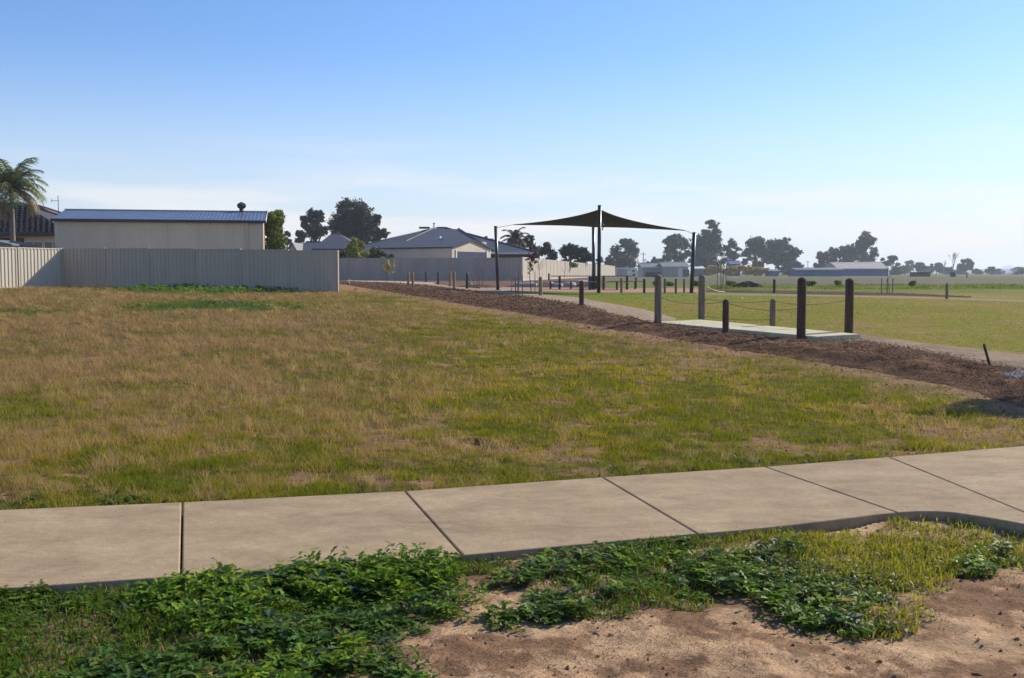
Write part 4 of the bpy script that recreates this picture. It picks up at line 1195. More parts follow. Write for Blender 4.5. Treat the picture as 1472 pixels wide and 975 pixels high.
# concrete footbridge slab
q0 = G(939, 462.9, .06); q1 = G(1006, 459.5, .06); q2 = G(1237, 480.5, .06); q3 = G(1174, 484.0, .06)
m = MB(); zt = max(rise1(*q0), rise1(*q2))
def quad_slab(P, z0s, z1s):
    mm = MB(); n = 4
    mm.add([(p[0], p[1], z) for p, z in zip(P, z0s)] + [(p[0], p[1], z) for p, z in zip(P, z1s)], [(3, 2, 1, 0), (4, 5, 6, 7), (0, 1, 5, 4), (1, 2, 6, 5), (2, 3, 7, 6), (3, 0, 4, 7)])
    return mm
P = [q0, q3, q2, q1]
br = empty('footbridge', (q0[0], q0[1], rise1(*q0)), 0, 'pale concrete footbridge slab lying between the six bollards', 'footbridge')
segs = 3
for k in range(segs):
    t0 = k / segs + (.002 if k else 0); t1 = (k + 1) / segs - (.002 if k < segs - 1 else 0)
    lp = lambda a, b, t: (a[0] * (1 - t) + b[0] * t, a[1] * (1 - t) + b[1] * t)
    pp = [lp(q0, q3, t0), lp(q0, q3, t1), lp(q1, q2, t1), lp(q1, q2, t0)]
    o_ = np.array(br.location)
    mm = quad_slab([(a[0] - o_[0], a[1] - o_[1]) for a in pp], [rise1(*a) - .15 - o_[2] for a in pp], [rise1(*a) + .06 - o_[2] for a in pp])
    mm.build('slab', M['pale_concrete'], br)

# ------------------------------------------------------------------ picnic tables and benches
def picnic_table(pxc, depth, L, label, zr_=0):
    x = X(pxc, depth); z = rise1(x, depth)
    o = empty('picnic_table', (x, depth, z), 0, label, 'table', 'picnic tables under the shade sail')
    top = MB()
    for k in range(5): top.box((-L / 2, -.38 + k * .155, .72), (L / 2, -.38 + k * .155 + .145, .765))
    top.build('table_top', M['table_wood'], o)
    for s in (-1, 1):
        m = MB(); m.box((s * L * .32 - .06, -.07, 0), (s * L * .32 + .06, .07, .66)); m.box((s * L * .32 - .04, -.33, .66), (s * L * .32 + .04, .33, .718)); m.build('leg', M['trim_dark'], o)
    return o
def bench(pxc, depth, L, label):
    x = X(pxc, depth); z = rise1(x, depth)
    o = empty('bench', (x, depth, z), 0, label, 'bench', 'benches beside the picnic tables')
    m = MB()
    for k in range(2): m.box((-L / 2, -.16 + k * .165, .42), (L / 2, -.16 + k * .165 + .155, .462))
    m.build('seat', M['bench_wood'], o)
    for s in (-1, 1):
        m = MB(); m.box((s * L * .27 - .05, -.06, 0), (s * L * .27 + .05, .06, .418)); m.build('leg', M['trim_dark'], o)
    return o
picnic_table(826, 57, 2.55, 'left picnic table with dark legs behind the middle sail post')
picnic_table(884.5, 57, 2.0, 'right picnic table with a weathered top right of the middle sail post')
bench(806, 57.9, 2.1, 'dark legged bench behind the left picnic table')
bench(868, 55.9, 2.6, 'orange brown bench seat in front of the picnic tables beside the middle post')
bench(900, 58.2, 1.9, 'bench behind the right picnic table near the far bollard')
m = MB(); b = G(855, 416)
bin_ = empty('rubbish_bin', (X(856, 58.6), 58.6, rise1(3, 58.6)), 0, 'dark squat bin behind the middle sail post', 'bin')
m = MB(); m.tube([(0, 0, 0), (0, 0, .5), (0, 0, .62)], [.26, .30, .30], 14); m.build('body', M['tank'], bin_)
m = MB(); m.tube([(0, 0, .62), (0, 0, .66), (0, 0, .70)], [.32, .32, .2], 14); m.build('lid', M['post_dark'], bin_)
# low rock edging behind the tables
m = MB()
for k, (px_, w) in enumerate([(762, .9), (772, .7), (784, 1.1), (800, .8), (816, 1.0), (835, 1.2), (748, .8)]):
    d = 63 + (k % 3) * .5
    o = MB(); x = X(px_, d); n = 9
    prof = [(0, .5), (.12, .56), (.26, .45), (.34, .2)]
    vs = []; 
    for zz, r in prof:
        for t in range(n):
            a = 2 * PI * t / n; rr = r * w * (1 + .25 * (random.random() - .5)); vs.append((rr * math.cos(a), rr * .7 * math.sin(a), zz * w))
    fs = [(i * n + t, i * n + (t + 1) % n, (i + 1) * n + (t + 1) % n, (i + 1) * n + t) for i in range(3) for t in range(n)] + [tuple(3 * n + t for t in range(n))]
    o.add(vs, fs, False); ob = o.build('rock', M['stone']); ob.location = (x, d, rise1(x, d) - .03)
    tag(ob, ['low pale rock beside the red leaved sapling', 'small pale rock left of the picnic tables', 'wide pale rock at the foot of the sunlit fence', 'pale rock behind the left table end', 'pale rock seen under the left picnic table', 'widest pale rock under the tables near the middle post', 'pale rock furthest left in the row before the sunlit fence'][k], 'rock', 'rocks edging the garden bed')

# ------------------------------------------------------------------ trees
def tree(name, label, px, depth, py_top, py_base, wpx, style='euc', col=(.045, .06, .03), bark='bark', group=None, clumps=14, n=4500, leaf=None, lowf=.32, seed=None, cat='tree', trunk=True, gap=0.0, topw=1.0):
    seed = seed if seed is not None else int(px * 13 + depth)
    rn = np.random.default_rng(seed); rd = random.Random(seed)
    x = X(px, depth); gz = rise1(x, depth)
    H = Z(py_top, depth) - gz; W = wpx * depth / F_PX
    base = max(0, Z(py_base, depth) - gz)
    o = empty(name, (x, depth, gz), 0, label, cat, group)
    leaf = leaf or max(.10, 2.0 * depth / F_PX * 1.2)
    cl = []
    lo = max(base, 0)
    for k in range(clumps):
        t = (k + .5) / clumps
        if style == 'euc':
            h_ = lo + (H - lo) * (.12 + .80 * (rd.random() ** .75))
            rel = (h_ - lo) / (H - lo)
            ww = W / 2 * (math.sin(PI * min(1, (.18 + .70 * rel))) ** .6) * topw ** rel
            a = rd.random() * 2 * PI; rr = ww * (.25 + .62 * rd.random())
            cr_ = W * (.12 + .10 * rd.random())
            cl.append((rr * math.cos(a), rr * math.sin(a) * .8, min(h_, H - cr_ * .75), cr_, cr_ * .75))
        elif style == 'round':
            a = rd.random() * 2 * PI; b = rd.random()
            h_ = lo + (H - lo) * (.1 + .78 * b); rel = (h_ - lo) / (H - lo)
            ww = W / 2 * math.sqrt(max(.05, 1 - (1.8 * (rel - .42)) ** 2)) * .66
            cr_ = W * (.17 + .08 * rd.random())
            rr = ww * math.sqrt(rd.random())
            cl.append((rr * math.cos(a), rr * math.sin(a) * .8, min(h_, H - cr_ * .8), cr_, min(cr_ * .85, (H - lo) * .4)))
        elif style == 'column':
            h_ = lo + (H - lo) * t; ww = W / 2 * .45
            a = rd.random() * 2 * PI; cr_ = W * .32
            cl.append((ww * math.cos(a), ww * math.sin(a), min(h_, H - cr_ * .9), cr_, cr_))
    if style == 'euc':   # a high clump makes the top, one each side the width
        cl.append((W * .05, 0, H - W * .12, W * .16, W * .12)); cl.append((-W * .36, 0, lo + (H - lo) * .5, W * .14, W * .12)); cl.append((W * .37, 0, lo + (H - lo) * .45, W * .13, W * .11))
    main = list(cl); sub = []
    for (cx, cy, cz, cr_, ch_) in main:
        for _ in range(7 if style == 'euc' else 5):
            v_ = rn.normal(size=3); v_ /= np.linalg.norm(v_); f_ = rd.uniform(.55, 1.15)
            sub.append((cx + v_[0] * cr_ * f_, cy + v_[1] * cr_ * f_, cz + v_[2] * ch_ * f_, cr_ * rd.uniform(.25, .5), ch_ * rd.uniform(.25, .5)))
    leafcl = [(a, b, c, d * .8, e * .8) for a, b, c, d, e in main] + sub
    # trunk and limbs
    tb = MB(); r0 = max(.05, H * .022)
    fork = H * (.22 if style != 'column' else .5)
    if trunk:
        tb.tube([(0, 0, -.2), (.02 * H, 0, fork * .5), (0, 0, fork)], [r0 * 1.3, r0, r0 * .85], 7)
        for (cx, cy, cz, cr_, _) in cl:
            st = (0, 0, fork * (.8 + .2 * rd.random()))
            mid_ = (cx * .45, cy * .45, fork + (cz - fork) * .62)
            tb.tube([st, mid_, (cx, cy, cz)], [r0 * .45, r0 * .28, r0 * .07], 5)
        tb.build('trunk', M[bark], o)
    # leaves
    C = np.array(leafcl); wgt = C[:, 3] ** 2 * (C[:, 4] / C[:, 3]) ** .5; wgt[:len(main)] *= 1.3; wgt /= wgt.sum()
    ci = rn.choice(len(C), n, p=wgt)
    d = rn.normal(size=(n, 3)); d /= np.linalg.norm(d, axis=1)[:, None]
    rad = rn.random(n) ** .45 * (1 + .22 * rn.normal(size=n))
    P_ = C[ci, :3] + d * rad[:, None] * np.stack([C[ci, 3], C[ci, 3], C[ci, 4]], -1)
    if gap:
        keep = vnoise(P_[:, 0] * 3.2 / (W * .2) + 50, P_[:, 2] * 3.2 / (W * .2) + P_[:, 1] * 2, seed % 97) > gap
        P_ = P_[keep]; ci = ci[keep]; n = len(P_)
    P_ = P_[P_[:, 2] > .02]; 
    ci = ci[:len(P_)]; n = len(P_)
    a1 = rn.normal(size=(n, 3)); a1 /= np.linalg.norm(a1, axis=1)[:, None]
    a2 = np.cross(a1, rn.normal(size=(n, 3))); a2 /= np.linalg.norm(a2, axis=1)[:, None]
    s = leaf * (.5 + .8 * rn.random(n))[:, None]
    V = np.stack([P_ - a1 * s * .9, P_ + a2 * s * .38, P_ + a1 * s * .9, P_ - a2 * s * .38], 1).reshape(-1, 3)
    q = np.arange(n)[:, None] * 4 + np.array([[0, 1, 2, 3]])
    cc = np.array(col)[None, :] * (.75 + .5 * rn.random((len(C), 1)))[ci] * (1 + .6 * (rn.random((n, 1)) - .5)) * (1 + .2 * (rn.random((n, 3)) - .5))
    np_mesh('crown', V, [q], M['leaf'], {'Col': np.repeat(np.clip(cc, .005, .8), 4, axis=0)}, parent=o)
    return o

E = (.075, .098, .045); DK = (.045, .075, .030); OL = (.075, .085, .04)
# near the houses
tree('lime_tree', 'lime green leafy tree against the right end of the big shed', 396, 56.5, 303, 362, 30, 'column', (.16, .21, .035), clumps=18, n=12000, leaf=.10)
tree('shrub', 'yellow green rounded bush above the long shaded fence', 511, 86.5, 345, 378, 44, 'round', (.24, .26, .04), clumps=16, n=9000, leaf=.13)
tree('hedge', 'dark low hedge behind the fence left of the cream garage', 540, 87.2, 358.5, 385, 50, 'round', (.035, .055, .018), clumps=14, n=6000, leaf=.13)
tree('hedge', 'dark low hedge beneath the yellow green bush', 498, 87.6, 357, 385, 26, 'round', (.035, .05, .02), clumps=9, n=3500, leaf=.13)
tree('eucalyptus_tree', 'large rounded dark eucalyptus behind the dark roofs', 508, 150, 284, 352, 72, 'round', (.045, .055, .025), clumps=34, n=26000, leaf=.24)
tree('eucalyptus_tree', 'lower right shoulder eucalyptus next to the large rounded one', 541, 148, 307, 352, 32, 'euc', (.038, .046, .024), clumps=12, n=5000, leaf=.2)
tree('eucalyptus_tree', 'smaller eucalyptus just left of the large rounded one', 453, 155, 301, 352, 38, 'euc', (.045, .058, .03), clumps=22, n=14000, leaf=.2)
tree('garden_tree', 'low pale green tree between the lime tree and the small eucalyptus', 430, 140, 331, 352, 26, 'round', (.07, .09, .04), clumps=9, n=3000, leaf=.2)
tree('garden_tree', 'dim low tree peeping over the dark roof right of the lime tree', 413, 150, 332, 352, 16, 'round', (.05, .065, .035), clumps=7, n=2000, leaf=.2)
tree('dark_tree', 'dark tree top rising over the blue grey roof left of the sail post', 702, 135, 329, 372, 22, 'round', DK, clumps=10, n=3500, leaf=.2)
tree('plum_tree', 'reddish brown tree right of the small far palm', 758, 128, 338, 372, 28, 'euc', (.075, .045, .032), clumps=12, n=4200, leaf=.18)
tree('dark_tree', 'small dark bush between the plum tree and the dark hedge trees', 772, 140, 352, 378, 20, 'round', DK, clumps=8, n=2500, leaf=.18)
tree('dark_tree', 'dark evergreen at the left of the dense clump behind the sunlit fence', 789, 135, 348, 382, 30, 'round', (.025, .045, .02), clumps=12, n=5200, leaf=.2)
tree('dark_tree', 'middle dark evergreen of the dense clump behind the sunlit fence', 817, 140, 350, 384, 38, 'round', (.03, .048, .022), clumps=14, n=6500, leaf=.2)
tree('dark_tree', 'dark evergreen at the right of the dense clump near the sail posts', 840, 138, 350, 390, 28, 'round', (.028, .045, .02), clumps=12, n=5200, leaf=.2)
tree('shrub', 'low yellow green hedge showing above the sunlit fence', 816, 118, 374.5, 384, 34, 'round', (.14, .17, .03), clumps=9, n=2500, leaf=.16)
# far row: name,label,px,depth,top,base,width,style,col,clumps,n,gap
far_trees = [
    ('bare_shrub', 'brownish thicket between the sail posts and the lone far eucalyptus', 868, 260, 368, 396, 34, 'round', (.060, .052, .042), 10, 2600, 0),
    ('eucalyptus_tree', 'lone eucalyptus under the right side of the shade sail', 899, 300, 343, 394, 40, 'euc', E, 15, 6000, .22),
    ('bare_shrub', 'grey brown bushy thicket around the foot of the lone eucalyptus', 899, 270, 367, 394, 46, 'round', (.072, .058, .046), 12, 3500, 0),
    ('dark_tree', 'low dark tree above the roof of the grey long house', 936, 340, 369, 392, 26, 'round', DK, 9, 2400, 0),
    ('dark_tree', 'small dark tree right of the low one above the grey long house', 950, 350, 371, 392, 16, 'round', DK, 7, 1500, 0),
    ('eucalyptus_tree', 'rounded eucalyptus just left of the leaning sail post', 973, 330, 337, 392, 42, 'euc', E, 20, 7000, .2),
    ('eucalyptus_tree', 'tallest eucalyptus top directly behind the leaning sail post', 1018, 330, 316, 384, 36, 'euc', E, 16, 5200, .15),
    ('eucalyptus_tree', 'broad dark body of trees behind the leaning sail post', 1013, 335, 338, 394, 52, 'round', (.042, .052, .032), 22, 9000, 0),
    ('sparse_tree', 'sparse pale tree with gaps right of the leaning sail post', 1049, 320, 344, 392, 32, 'euc', (.075, .08, .05), 11, 2300, .35),
    ('eucalyptus_tree', 'left tree of the wide far group above the orange shrubs', 1085, 350, 341, 392, 40, 'euc', E, 18, 6500, .2),
    ('eucalyptus_tree', 'flat topped tree in the middle of the wide far group', 1118, 350, 343, 392, 42, 'euc', E, 18, 6500, .22),
    ('eucalyptus_tree', 'lower right tree of the wide far group beside the blue shed', 1136, 345, 356, 392, 40, 'round', (.045, .056, .036), 16, 6000, 0),
    ('dark_tree', 'small rounded bush in front of the wide far group', 1090, 300, 375, 392, 26, 'round', DK, 8, 2200, 0),
    ('garden_tree', 'soft green tree above the blue shed', 1180, 360, 361, 392, 30, 'round', (.05, .07, .045), 12, 4200, 0),
    ('eucalyptus_tree', 'small tree left of the two big ones behind the brown roofed barn', 1193, 370, 356, 390, 20, 'euc', E, 10, 2800, .2),
    ('eucalyptus_tree', 'dark dense tree behind the left end of the brown roofed barn', 1212, 370, 352, 390, 32, 'round', DK, 14, 5000, 0),
    ('eucalyptus_tree', 'tall airy eucalyptus above the brown roofed barn', 1240, 360, 331, 390, 44, 'euc', E, 20, 6500, .24),
    ('sparse_tree', 'thin pale tree at the right end of the barn', 1283, 400, 368, 394, 22, 'euc', (.07, .075, .055), 9, 1500, .3),
    ('sparse_tree', 'small thin tree peeping over the right end of the barn roof', 1268, 400, 371, 390, 14, 'euc', (.065, .07, .05), 7, 1000, .2),
    ('distant_tree', 'bluish far tree left of the rust red container', 1302, 520, 382, 396, 18, 'round', E, 7, 1500, 0),
    ('distant_tree', 'bluish taller far tree just right of the white smoke gap', 1308, 560, 375, 394, 14, 'euc', E, 7, 1300, 0),
    ('distant_tree', 'dark bushy tree directly behind the rust red container', 1324, 460, 378, 396, 20, 'euc', (.05, .05, .035), 8, 1800, 0),
    ('distant_tree', 'hazy grey bush between the container and the bare tree', 1346, 480, 378, 396, 20, 'euc', (.06, .06, .05), 9, 1700, .2),
    ('distant_tree', 'low hazy bush below the bare tree', 1362, 480, 384, 396, 22, 'round', (.055, .055, .045), 7, 1500, 0),
    ('distant_tree', 'dark rounded far tree right of the bare tree', 1388, 460, 373, 396, 22, 'euc', E, 10, 2600, 0),
    ('distant_tree', 'low hazy bush right of the dark rounded far tree', 1405, 500, 387, 396, 18, 'round', E, 6, 1200, 0),
    ('distant_tree', 'far dark tree standing alone before the blue smoke', 1424, 480, 384, 397, 15, 'round', E, 7, 1500, 0),
    ('distant_tree', 'pale far bush touching the lone dark tree', 1436, 540, 387, 397, 14, 'round', (.06, .07, .05), 6, 900, 0),
    ('distant_tree', 'far dark tree at the right edge beyond the smoke', 1464, 480, 384, 398, 22, 'round', E, 8, 1900, 0),
    ('distant_tree', 'last far tree cut by the right edge of the view', 1490, 480, 383, 398, 24, 'round', E, 8, 1900, 0),
    ('distant_tree', 'low hazy scrub between the tank and the dark rounded far tree', 1377, 500, 387, 396, 20, 'round', E, 7, 1200, 0),
    ('distant_tree', 'low hazy scrub filling the gap left of the bare tree', 1334, 510, 386, 396, 20, 'round', E, 7, 1200, 0),
    ('distant_tree', 'low dark scrub at the right end of the barn roof', 1290, 400, 383, 396, 22, 'round', E, 7, 1300, 0),
    ('distant_tree', 'very far hazy belt of trees left of the rust red container', 1290, 700, 386, 396, 30, 'round', E, 8, 1200, 0),
    ('distant_tree', 'very far hazy belt of trees behind the dark tank', 1376, 720, 388, 396, 40, 'round', E, 8, 1200, 0),
    ('distant_tree', 'very far hazy belt of trees under the blue smoke', 1446, 760, 389.5, 397, 36, 'round', E, 8, 1000, 0),
]
for (nm, lb, px_, dp, t_, b_, w_, st, co, k_, n_, gp) in far_trees:
    low = b_ if nm not in ('x',) else b_
    tree(nm, lb, px_, dp, t_, 392 - (392 - t_) * .10 if st == 'euc' else 394, w_, st, co, clumps=int(k_ * 1.3), n=int(n_ * 2.0), gap=gp, bark='bark', cat='tree' if 'shrub' not in nm else 'shrub', leaf=1.35 * dp / 1043.)
# orange shrub row: one bush each
cols_ = [(.55, .36, .05), (.58, .30, .05), (.50, .38, .06), (.40, .36, .06)]
for k, px_ in enumerate(range(1022, 1112, 9)):
    t_ = 381 + (k * 37 % 5) * .5 + (2.5 if px_ > 1085 else 0)
    tree('orange_shrub', ['yellowish', 'orange tinted', 'golden', 'olive gold'][k % 4] + ' shrub in the autumn row, ' + ['first from the leaning sail post', 'second from the leaning sail post', 'third from the leaning sail post', 'fourth from the leaning sail post', 'left of the middle', 'in the middle', 'right of the middle', 'fourth from the right end', 'third from the right end', 'next to the right end', 'at the right end'][k],
         px_, 262, t_, 393.5, 20, 'round', cols_[k % 4], group='row of autumn coloured shrubs', clumps=7, n=900, leaf=.30, cat='shrub', trunk=False)
tree('orange_shrub', 'small lone yellow shrub left of the blue shed', 1133, 262, 388, 394, 14, 'round', (.2, .17, .05), clumps=6, n=600, leaf=.3, cat='shrub', trunk=False)

def bare_tree(name, label, px, depth, py_top, spread, seed, mt='bark_pale', levels=4, thick=.02, cat='tree', z_extra=0, group=None, nb=3, leaves_=None):
    x = X(px, depth); gz = rise1(x, depth); H = Z(py_top, depth) - gz
    rd = random.Random(seed); o = empty(name, (x, depth, gz), 0, label, cat, group); m = MB()
    tips = []
    def grow(p, d, L, r, lv):
        q_ = p + d * L; mid_ = (p + q_) / 2 + np.array([rd.uniform(-1, 1) for _ in range(3)]) * L * .06
        m.tube([p, mid_, q_], [r, r * .8, r * .6], 5, cap=False)
        tips.append(q_)
        if lv == 0: return
        for _ in range(nb if lv < levels else nb + 1):
            e = d + np.array([rd.uniform(-1, 1) * spread, rd.uniform(-1, 1) * spread, rd.uniform(-.05, .35)])
            e /= np.linalg.norm(e)
            grow(p + (q_ - p) * rd.uniform(.55, 1), e, L * rd.uniform(.6, .8), r * .58, lv - 1)
    grow(np.array((0., 0, -.1)), np.array((0, 0, 1.)), H * .32, H * thick, levels)
    zmax = max(t[2] for t in tips); s = H / zmax
    m.v = [(a, b, c_ * s) for a, b, c_ in m.v]
    m.build('trunk', M[mt], o)
    return o, tips
bare_tree('bare_tree', 'tall leafless pale tree rising above the dark tank', 1370, 440, 361, .55, 5, levels=4, thick=.016, nb=3)
bare_tree('bare_tree', 'shorter leafless tree left of the tall bare one', 1356, 450, 373, .6, 9, levels=3, thick=.02)

# palms
def palm(label, px, depth, py_crown, py_base, trunk_px, nfr, flen, seed, col=(.075, .10, .035), lean=0, skirt=0):
    rd = random.Random(seed); x = X(px, depth); gz = rise1(x, depth); H = Z(py_crown, depth) - gz
    o = empty('palm_tree', (x, depth, gz), 0, label, 'palm tree')
    r = trunk_px * depth / F_PX / 2
    m = MB(); k = 18
    m.tube([(lean * H * (i / k) ** 2, 0, -.2 + (H + .2) * i / k) for i in range(k + 1)], [r * (1.25 - .45 * i / k + (.06 if i % 2 else 0)) for i in range(k + 1)], 10)
    m.build('trunk', M['bark_pale'], o)
    vs = []; fs = []; cols = []
    rib = MB()
    for f_ in range(nfr):
        az = 2 * PI * (f_ * .381966) + rd.uniform(-.2, .2)
        el = R(84) - (f_ / nfr) ** 1.1 * R(100 + skirt)
        L = flen * (.8 + .35 * rd.random())
        n = 13; P_ = []; p = np.array((lean * H, 0., H)); e = el
        for i in range(n):
            P_.append(p.copy())
            p = p + np.array((math.cos(e) * math.cos(az), math.cos(e) * math.sin(az), math.sin(e))) * L / n
            e -= R(4 + 5.5 * i / n * 1.7)
        rib.tube(P_, [.028 * (1 - .8 * i / n) * flen / 2 for i in range(n)], 4, cap=False)
        side = np.array((-math.sin(az), math.cos(az), 0.))
        cc = np.array(col) * rd.uniform(.7, 1.4)
        if f_ > nfr * .86: cc = np.array((.16, .12, .05))
        sub = 3
        for i in range(1, n - 1):
            for sgi in range(sub):
                t_ = sgi / sub; b0 = P_[i] * (1 - t_) + P_[i + 1] * t_; d = P_[i + 1] - P_[i]; d /= np.linalg.norm(d)
                fl = L * .27 * math.sin(PI * min(.97, (i + t_) / n * .92 + .08)) ** .6
                for sg in (-1, 1):
                    tip = b0 + side * sg * fl * .72 + d * fl * .45 + np.array((0, 0, -fl * rd.uniform(.15, .55)))
                    o0 = len(vs); w = .021 * flen / 2 * (depth / 60)
                    midp = (b0 + tip) / 2 + np.array((0, 0, fl * .08))
                    vs += [b0 - d * w, b0 + d * w, midp + d * w, midp - d * w, tip]; fs.append((o0, o0 + 1, o0 + 2, o0 + 3)); cols += [cc * rd.uniform(.8, 1.2)] * 5
    n5 = len(vs) // 5; b5 = np.arange(n5)[:, None] * 5
    np_mesh('crown', np.array(vs), [b5 + np.array([[0, 1, 2, 3]]), b5 + np.array([[3, 2, 4]])], M['leaf'], {'Col': np.array(cols)}, parent=o)
    rib.build('frond_ribs', M['bark'], o)
    return o
palm('large palm with drooping fronds in front of the tiled house', 20, 58, 270, 352, 6.5, 38, 2.5, 5, (.15, .18, .055), skirt=6)
palm('small far palm beyond the blue grey roof near the left sail post', 740, 118, 344, 372, 5, 24, 1.9, 8, (.06, .075, .035))

# ------------------------------------------------------------------ saplings and their stakes
def sapling(px, pyb, pyt, label, seed, leafcol=None, nleaf=0, stakes=(), stake_h=1.4, thick=.016, group=None, leaf_bias=1.0, lean=0):
    b = G(px, pyb); z = rise1(*b); H = (pyb - pyt) * b[1] / F_PX
    rd = random.Random(seed); o = empty('sapling', (b[0], b[1], z), 0, label, 'sapling', group)
    m = MB(); P_ = [np.array((lean * H * t * t + .03 * H * math.sin(5 * t + seed), 0, -.05 + (H + .05) * t)) for t in np.linspace(0, 1, 7)]
    m.tube(P_, [thick * (1.2 - t) for t in np.linspace(0, 1, 7)], 6)
    tips = []
    for k in range(12):
        t = rd.uniform(.35, .95); p = np.array((lean * H * t * t + .03 * H * math.sin(5 * t + seed), 0, H * t)); a = rd.uniform(0, 2 * PI); l = H * (1.05 - t) * rd.uniform(.25, .5)
        q_ = p + np.array((math.cos(a) * l * .6, math.sin(a) * l * .6, l * .8)); m.tube([p, (p + q_) / 2 + (0, 0, -.02), q_], [thick * .45, thick * .3, thick * .15], 4, cap=False); tips += [q_, (p + q_) / 2, p]
    m.build('stem', M['bark_pale'] if not leafcol else M['bark'], o)
    if nleaf:
        rn = np.random.default_rng(seed); T_ = np.array(tips)
        zt_ = T_[:, 2]; T_ = T_[(zt_ < H * leaf_bias)]
        ci = rn.integers(0, len(T_), nleaf); P2 = T_[ci] + rn.normal(size=(nleaf, 3)) * .07
        a1 = rn.normal(size=(nleaf, 3)); a1 /= np.linalg.norm(a1, axis=1)[:, None]; a2 = np.cross(a1, rn.normal(size=(nleaf, 3))); a2 /= np.linalg.norm(a2, axis=1)[:, None]
        s = .075 * (.6 + .8 * rn.random(nleaf))[:, None]
        V = np.stack([P2 - a1 * s, P2 + a2 * s * .6, P2 + a1 * s, P2 - a2 * s * .6], 1).reshape(-1, 3)
        cc = np.array(leafcol)[None] * (.7 + .6 * rn.random((nleaf, 1)))
        np_mesh('leaves', V, [np.arange(nleaf)[:, None] * 4 + np.array([[0, 1, 2, 3]])], M['leaf'], {'Col': np.repeat(cc, 4, axis=0)}, parent=o)
    return o
def stake(px, pyb, pyt, label, mt='timber', w=.035, lean=0, group='timber stakes round the saplings', lx=0):
    b = G(px, pyb); z = rise1(*b); H = (pyb - pyt) * b[1] / F_PX
    m = MB(); c_, s_2 = .5 * w, H
    m.add([(-c_, -c_, -.2), (c_, -c_, -.2), (c_, c_, -.2), (-c_, c_, -.2), (-c_ + lx, -c_, H - .03), (c_ + lx, -c_, H - .03), (c_ + lx, c_, H - .03), (-c_ + lx, c_, H - .03),
           (-c_ * .6 + lx, -c_ * .6, H), (c_ * .6 + lx, -c_ * .6, H), (c_ * .6 + lx, c_ * .6, H), (-c_ * .6 + lx, c_ * .6, H)],
          [(0, 1, 5, 4), (1, 2, 6, 5), (2, 3, 7, 6), (3, 0, 4, 7), (4, 5, 9, 8), (5, 6, 10, 9), (6, 7, 11, 10), (7, 4, 8, 11), (8, 9, 10, 11)])
    o = m.build('stake', M[mt]); o.location = (b[0], b[1], z)
    return tag(o, label, 'stake', group)
sapling(557, 406, 369, 'young sapling with bright yellow leaves before the shaded fence', 4, (.50, .40, .03), 150, leaf_bias=.78)
sapling(566, 406, 371, 'thin sapling tip with a few yellow green leaves beside the bright yellow one', 14, (.35, .36, .05), 26, lean=-.02)
sapling(689, 412, 358, 'bare grey sapling between the black bollard and the left sail post', 6, thick=.02)
sapling(682, 412, 372, 'shorter bare sapling left of the bare grey one', 16)
sapling(762, 419, 352, 'staked sapling with drooping dark red leaves right of the left sail post', 21, (.20, .055, .04), 110, thick=.022, lean=.10)
sapling(745, 421, 374, 'leafless twiggy sapling inside the three stakes by the gravel path', 23)
sapling(735, 418, 390, 'tiny twiggy sapling left of the three stakes', 25)
sapling(776, 414, 347, 'tall bare sapling behind the light brown bollard', 27, thick=.018)
sapling(812, 412, 372, 'bare sapling against the sunlit fence above the left table', 29)
sapling(1038, 415, 349, 'tall spindly sapling staked right of the leaning sail post', 31, (.10, .12, .05), 26, thick=.022)
sapling(1277, 423, 374, 'spindly sapling between stakes on the far green strip', 33)
for a in [(741, 432, 400, 'left wooden stake of the three by the gravel path', 'timber'), (745.5, 433, 397, 'middle wooden stake of the three by the gravel path', 'timber'), (751, 431, 396, 'right wooden stake of the three by the gravel path', 'timber'),
          (769, 420, 390, 'pale stake beside the red leaved sapling', 'timber_gold'), (694, 413, 385, 'pale stake beside the bare grey sapling', 'timber_gold'), (686.5, 413, 388, 'pale stake left of the bare grey sapling', 'timber_gold'),
          (1031, 416, 379, 'left thin stake of the spindly sapling near the leaning sail post', 'timber'), (1036, 417, 377, 'middle thin stake of the spindly sapling near the leaning sail post', 'timber'), (1043.5, 416, 380, 'right thin stake of the spindly sapling near the leaning sail post', 'timber'),
          (1267, 423, 400, 'left stake of the sapling on the far green strip', 'timber'), (1275, 424, 401, 'middle stake of the sapling on the far green strip', 'timber'), (1283, 423, 400, 'right stake of the sapling on the far green strip', 'timber'),
          (502, 410.5, 400.5, 'tiny white stake on the brown soil right of the near fence corner', 'white_plastic')]:
    stake(*a)
m = MB()
o = stake(1429, 526, 494, 'dark rusty stake leaning to the left in the mulch at the right', 'timber_dark', .03, group=None, lx=-.16)
# off-view sapling whose shade falls on the right of the field
tree('young_tree', 'young leafy tree just outside the right edge of the view', 1722, 15.0, 160, 290, 150, 'euc', (.05, .08, .03), clumps=12, n=2600, leaf=.07)

# ------------------------------------------------------------------ far buildings and objects
def wall_roof(name, label, cat, px0, px1, depth, pyb, pye, pyr, dep, wall, roof, win=None):
    h, w, e, rz = gable_house(label, px0, px1, depth, pye, pyr, roof, wall, dep, name=name, cat=cat)
    return h, w, e
h, w, e = wall_roof('barn', 'blue walled barn with a wide pinkish brown roof below the tall airy eucalyptus', 'barn', 1204, 1279, 285, 396, 386.2, 377, 14, M['blue_steel'], M['roof_pink'])
h, w, e = wall_roof('long_shed', 'long low blue shed with a pale roof edge left of the barn', 'shed', 1143, 1212, 255, 397, 387.3, 385.4, 8, M['blue_steel'], M['roof_pale'])
h, w, e = wall_roof('house', 'long low grey farmhouse behind the far bollards', 'house', 922, 962, 215, 394, 384, 378.5, 9, M['fence_dark'], M['roof_pale'])
m = MB(); m.box((.8, -1.2, 0), (w * .65, -.2, 1.0)); m.build('verandah', M['trim_dark'], h)
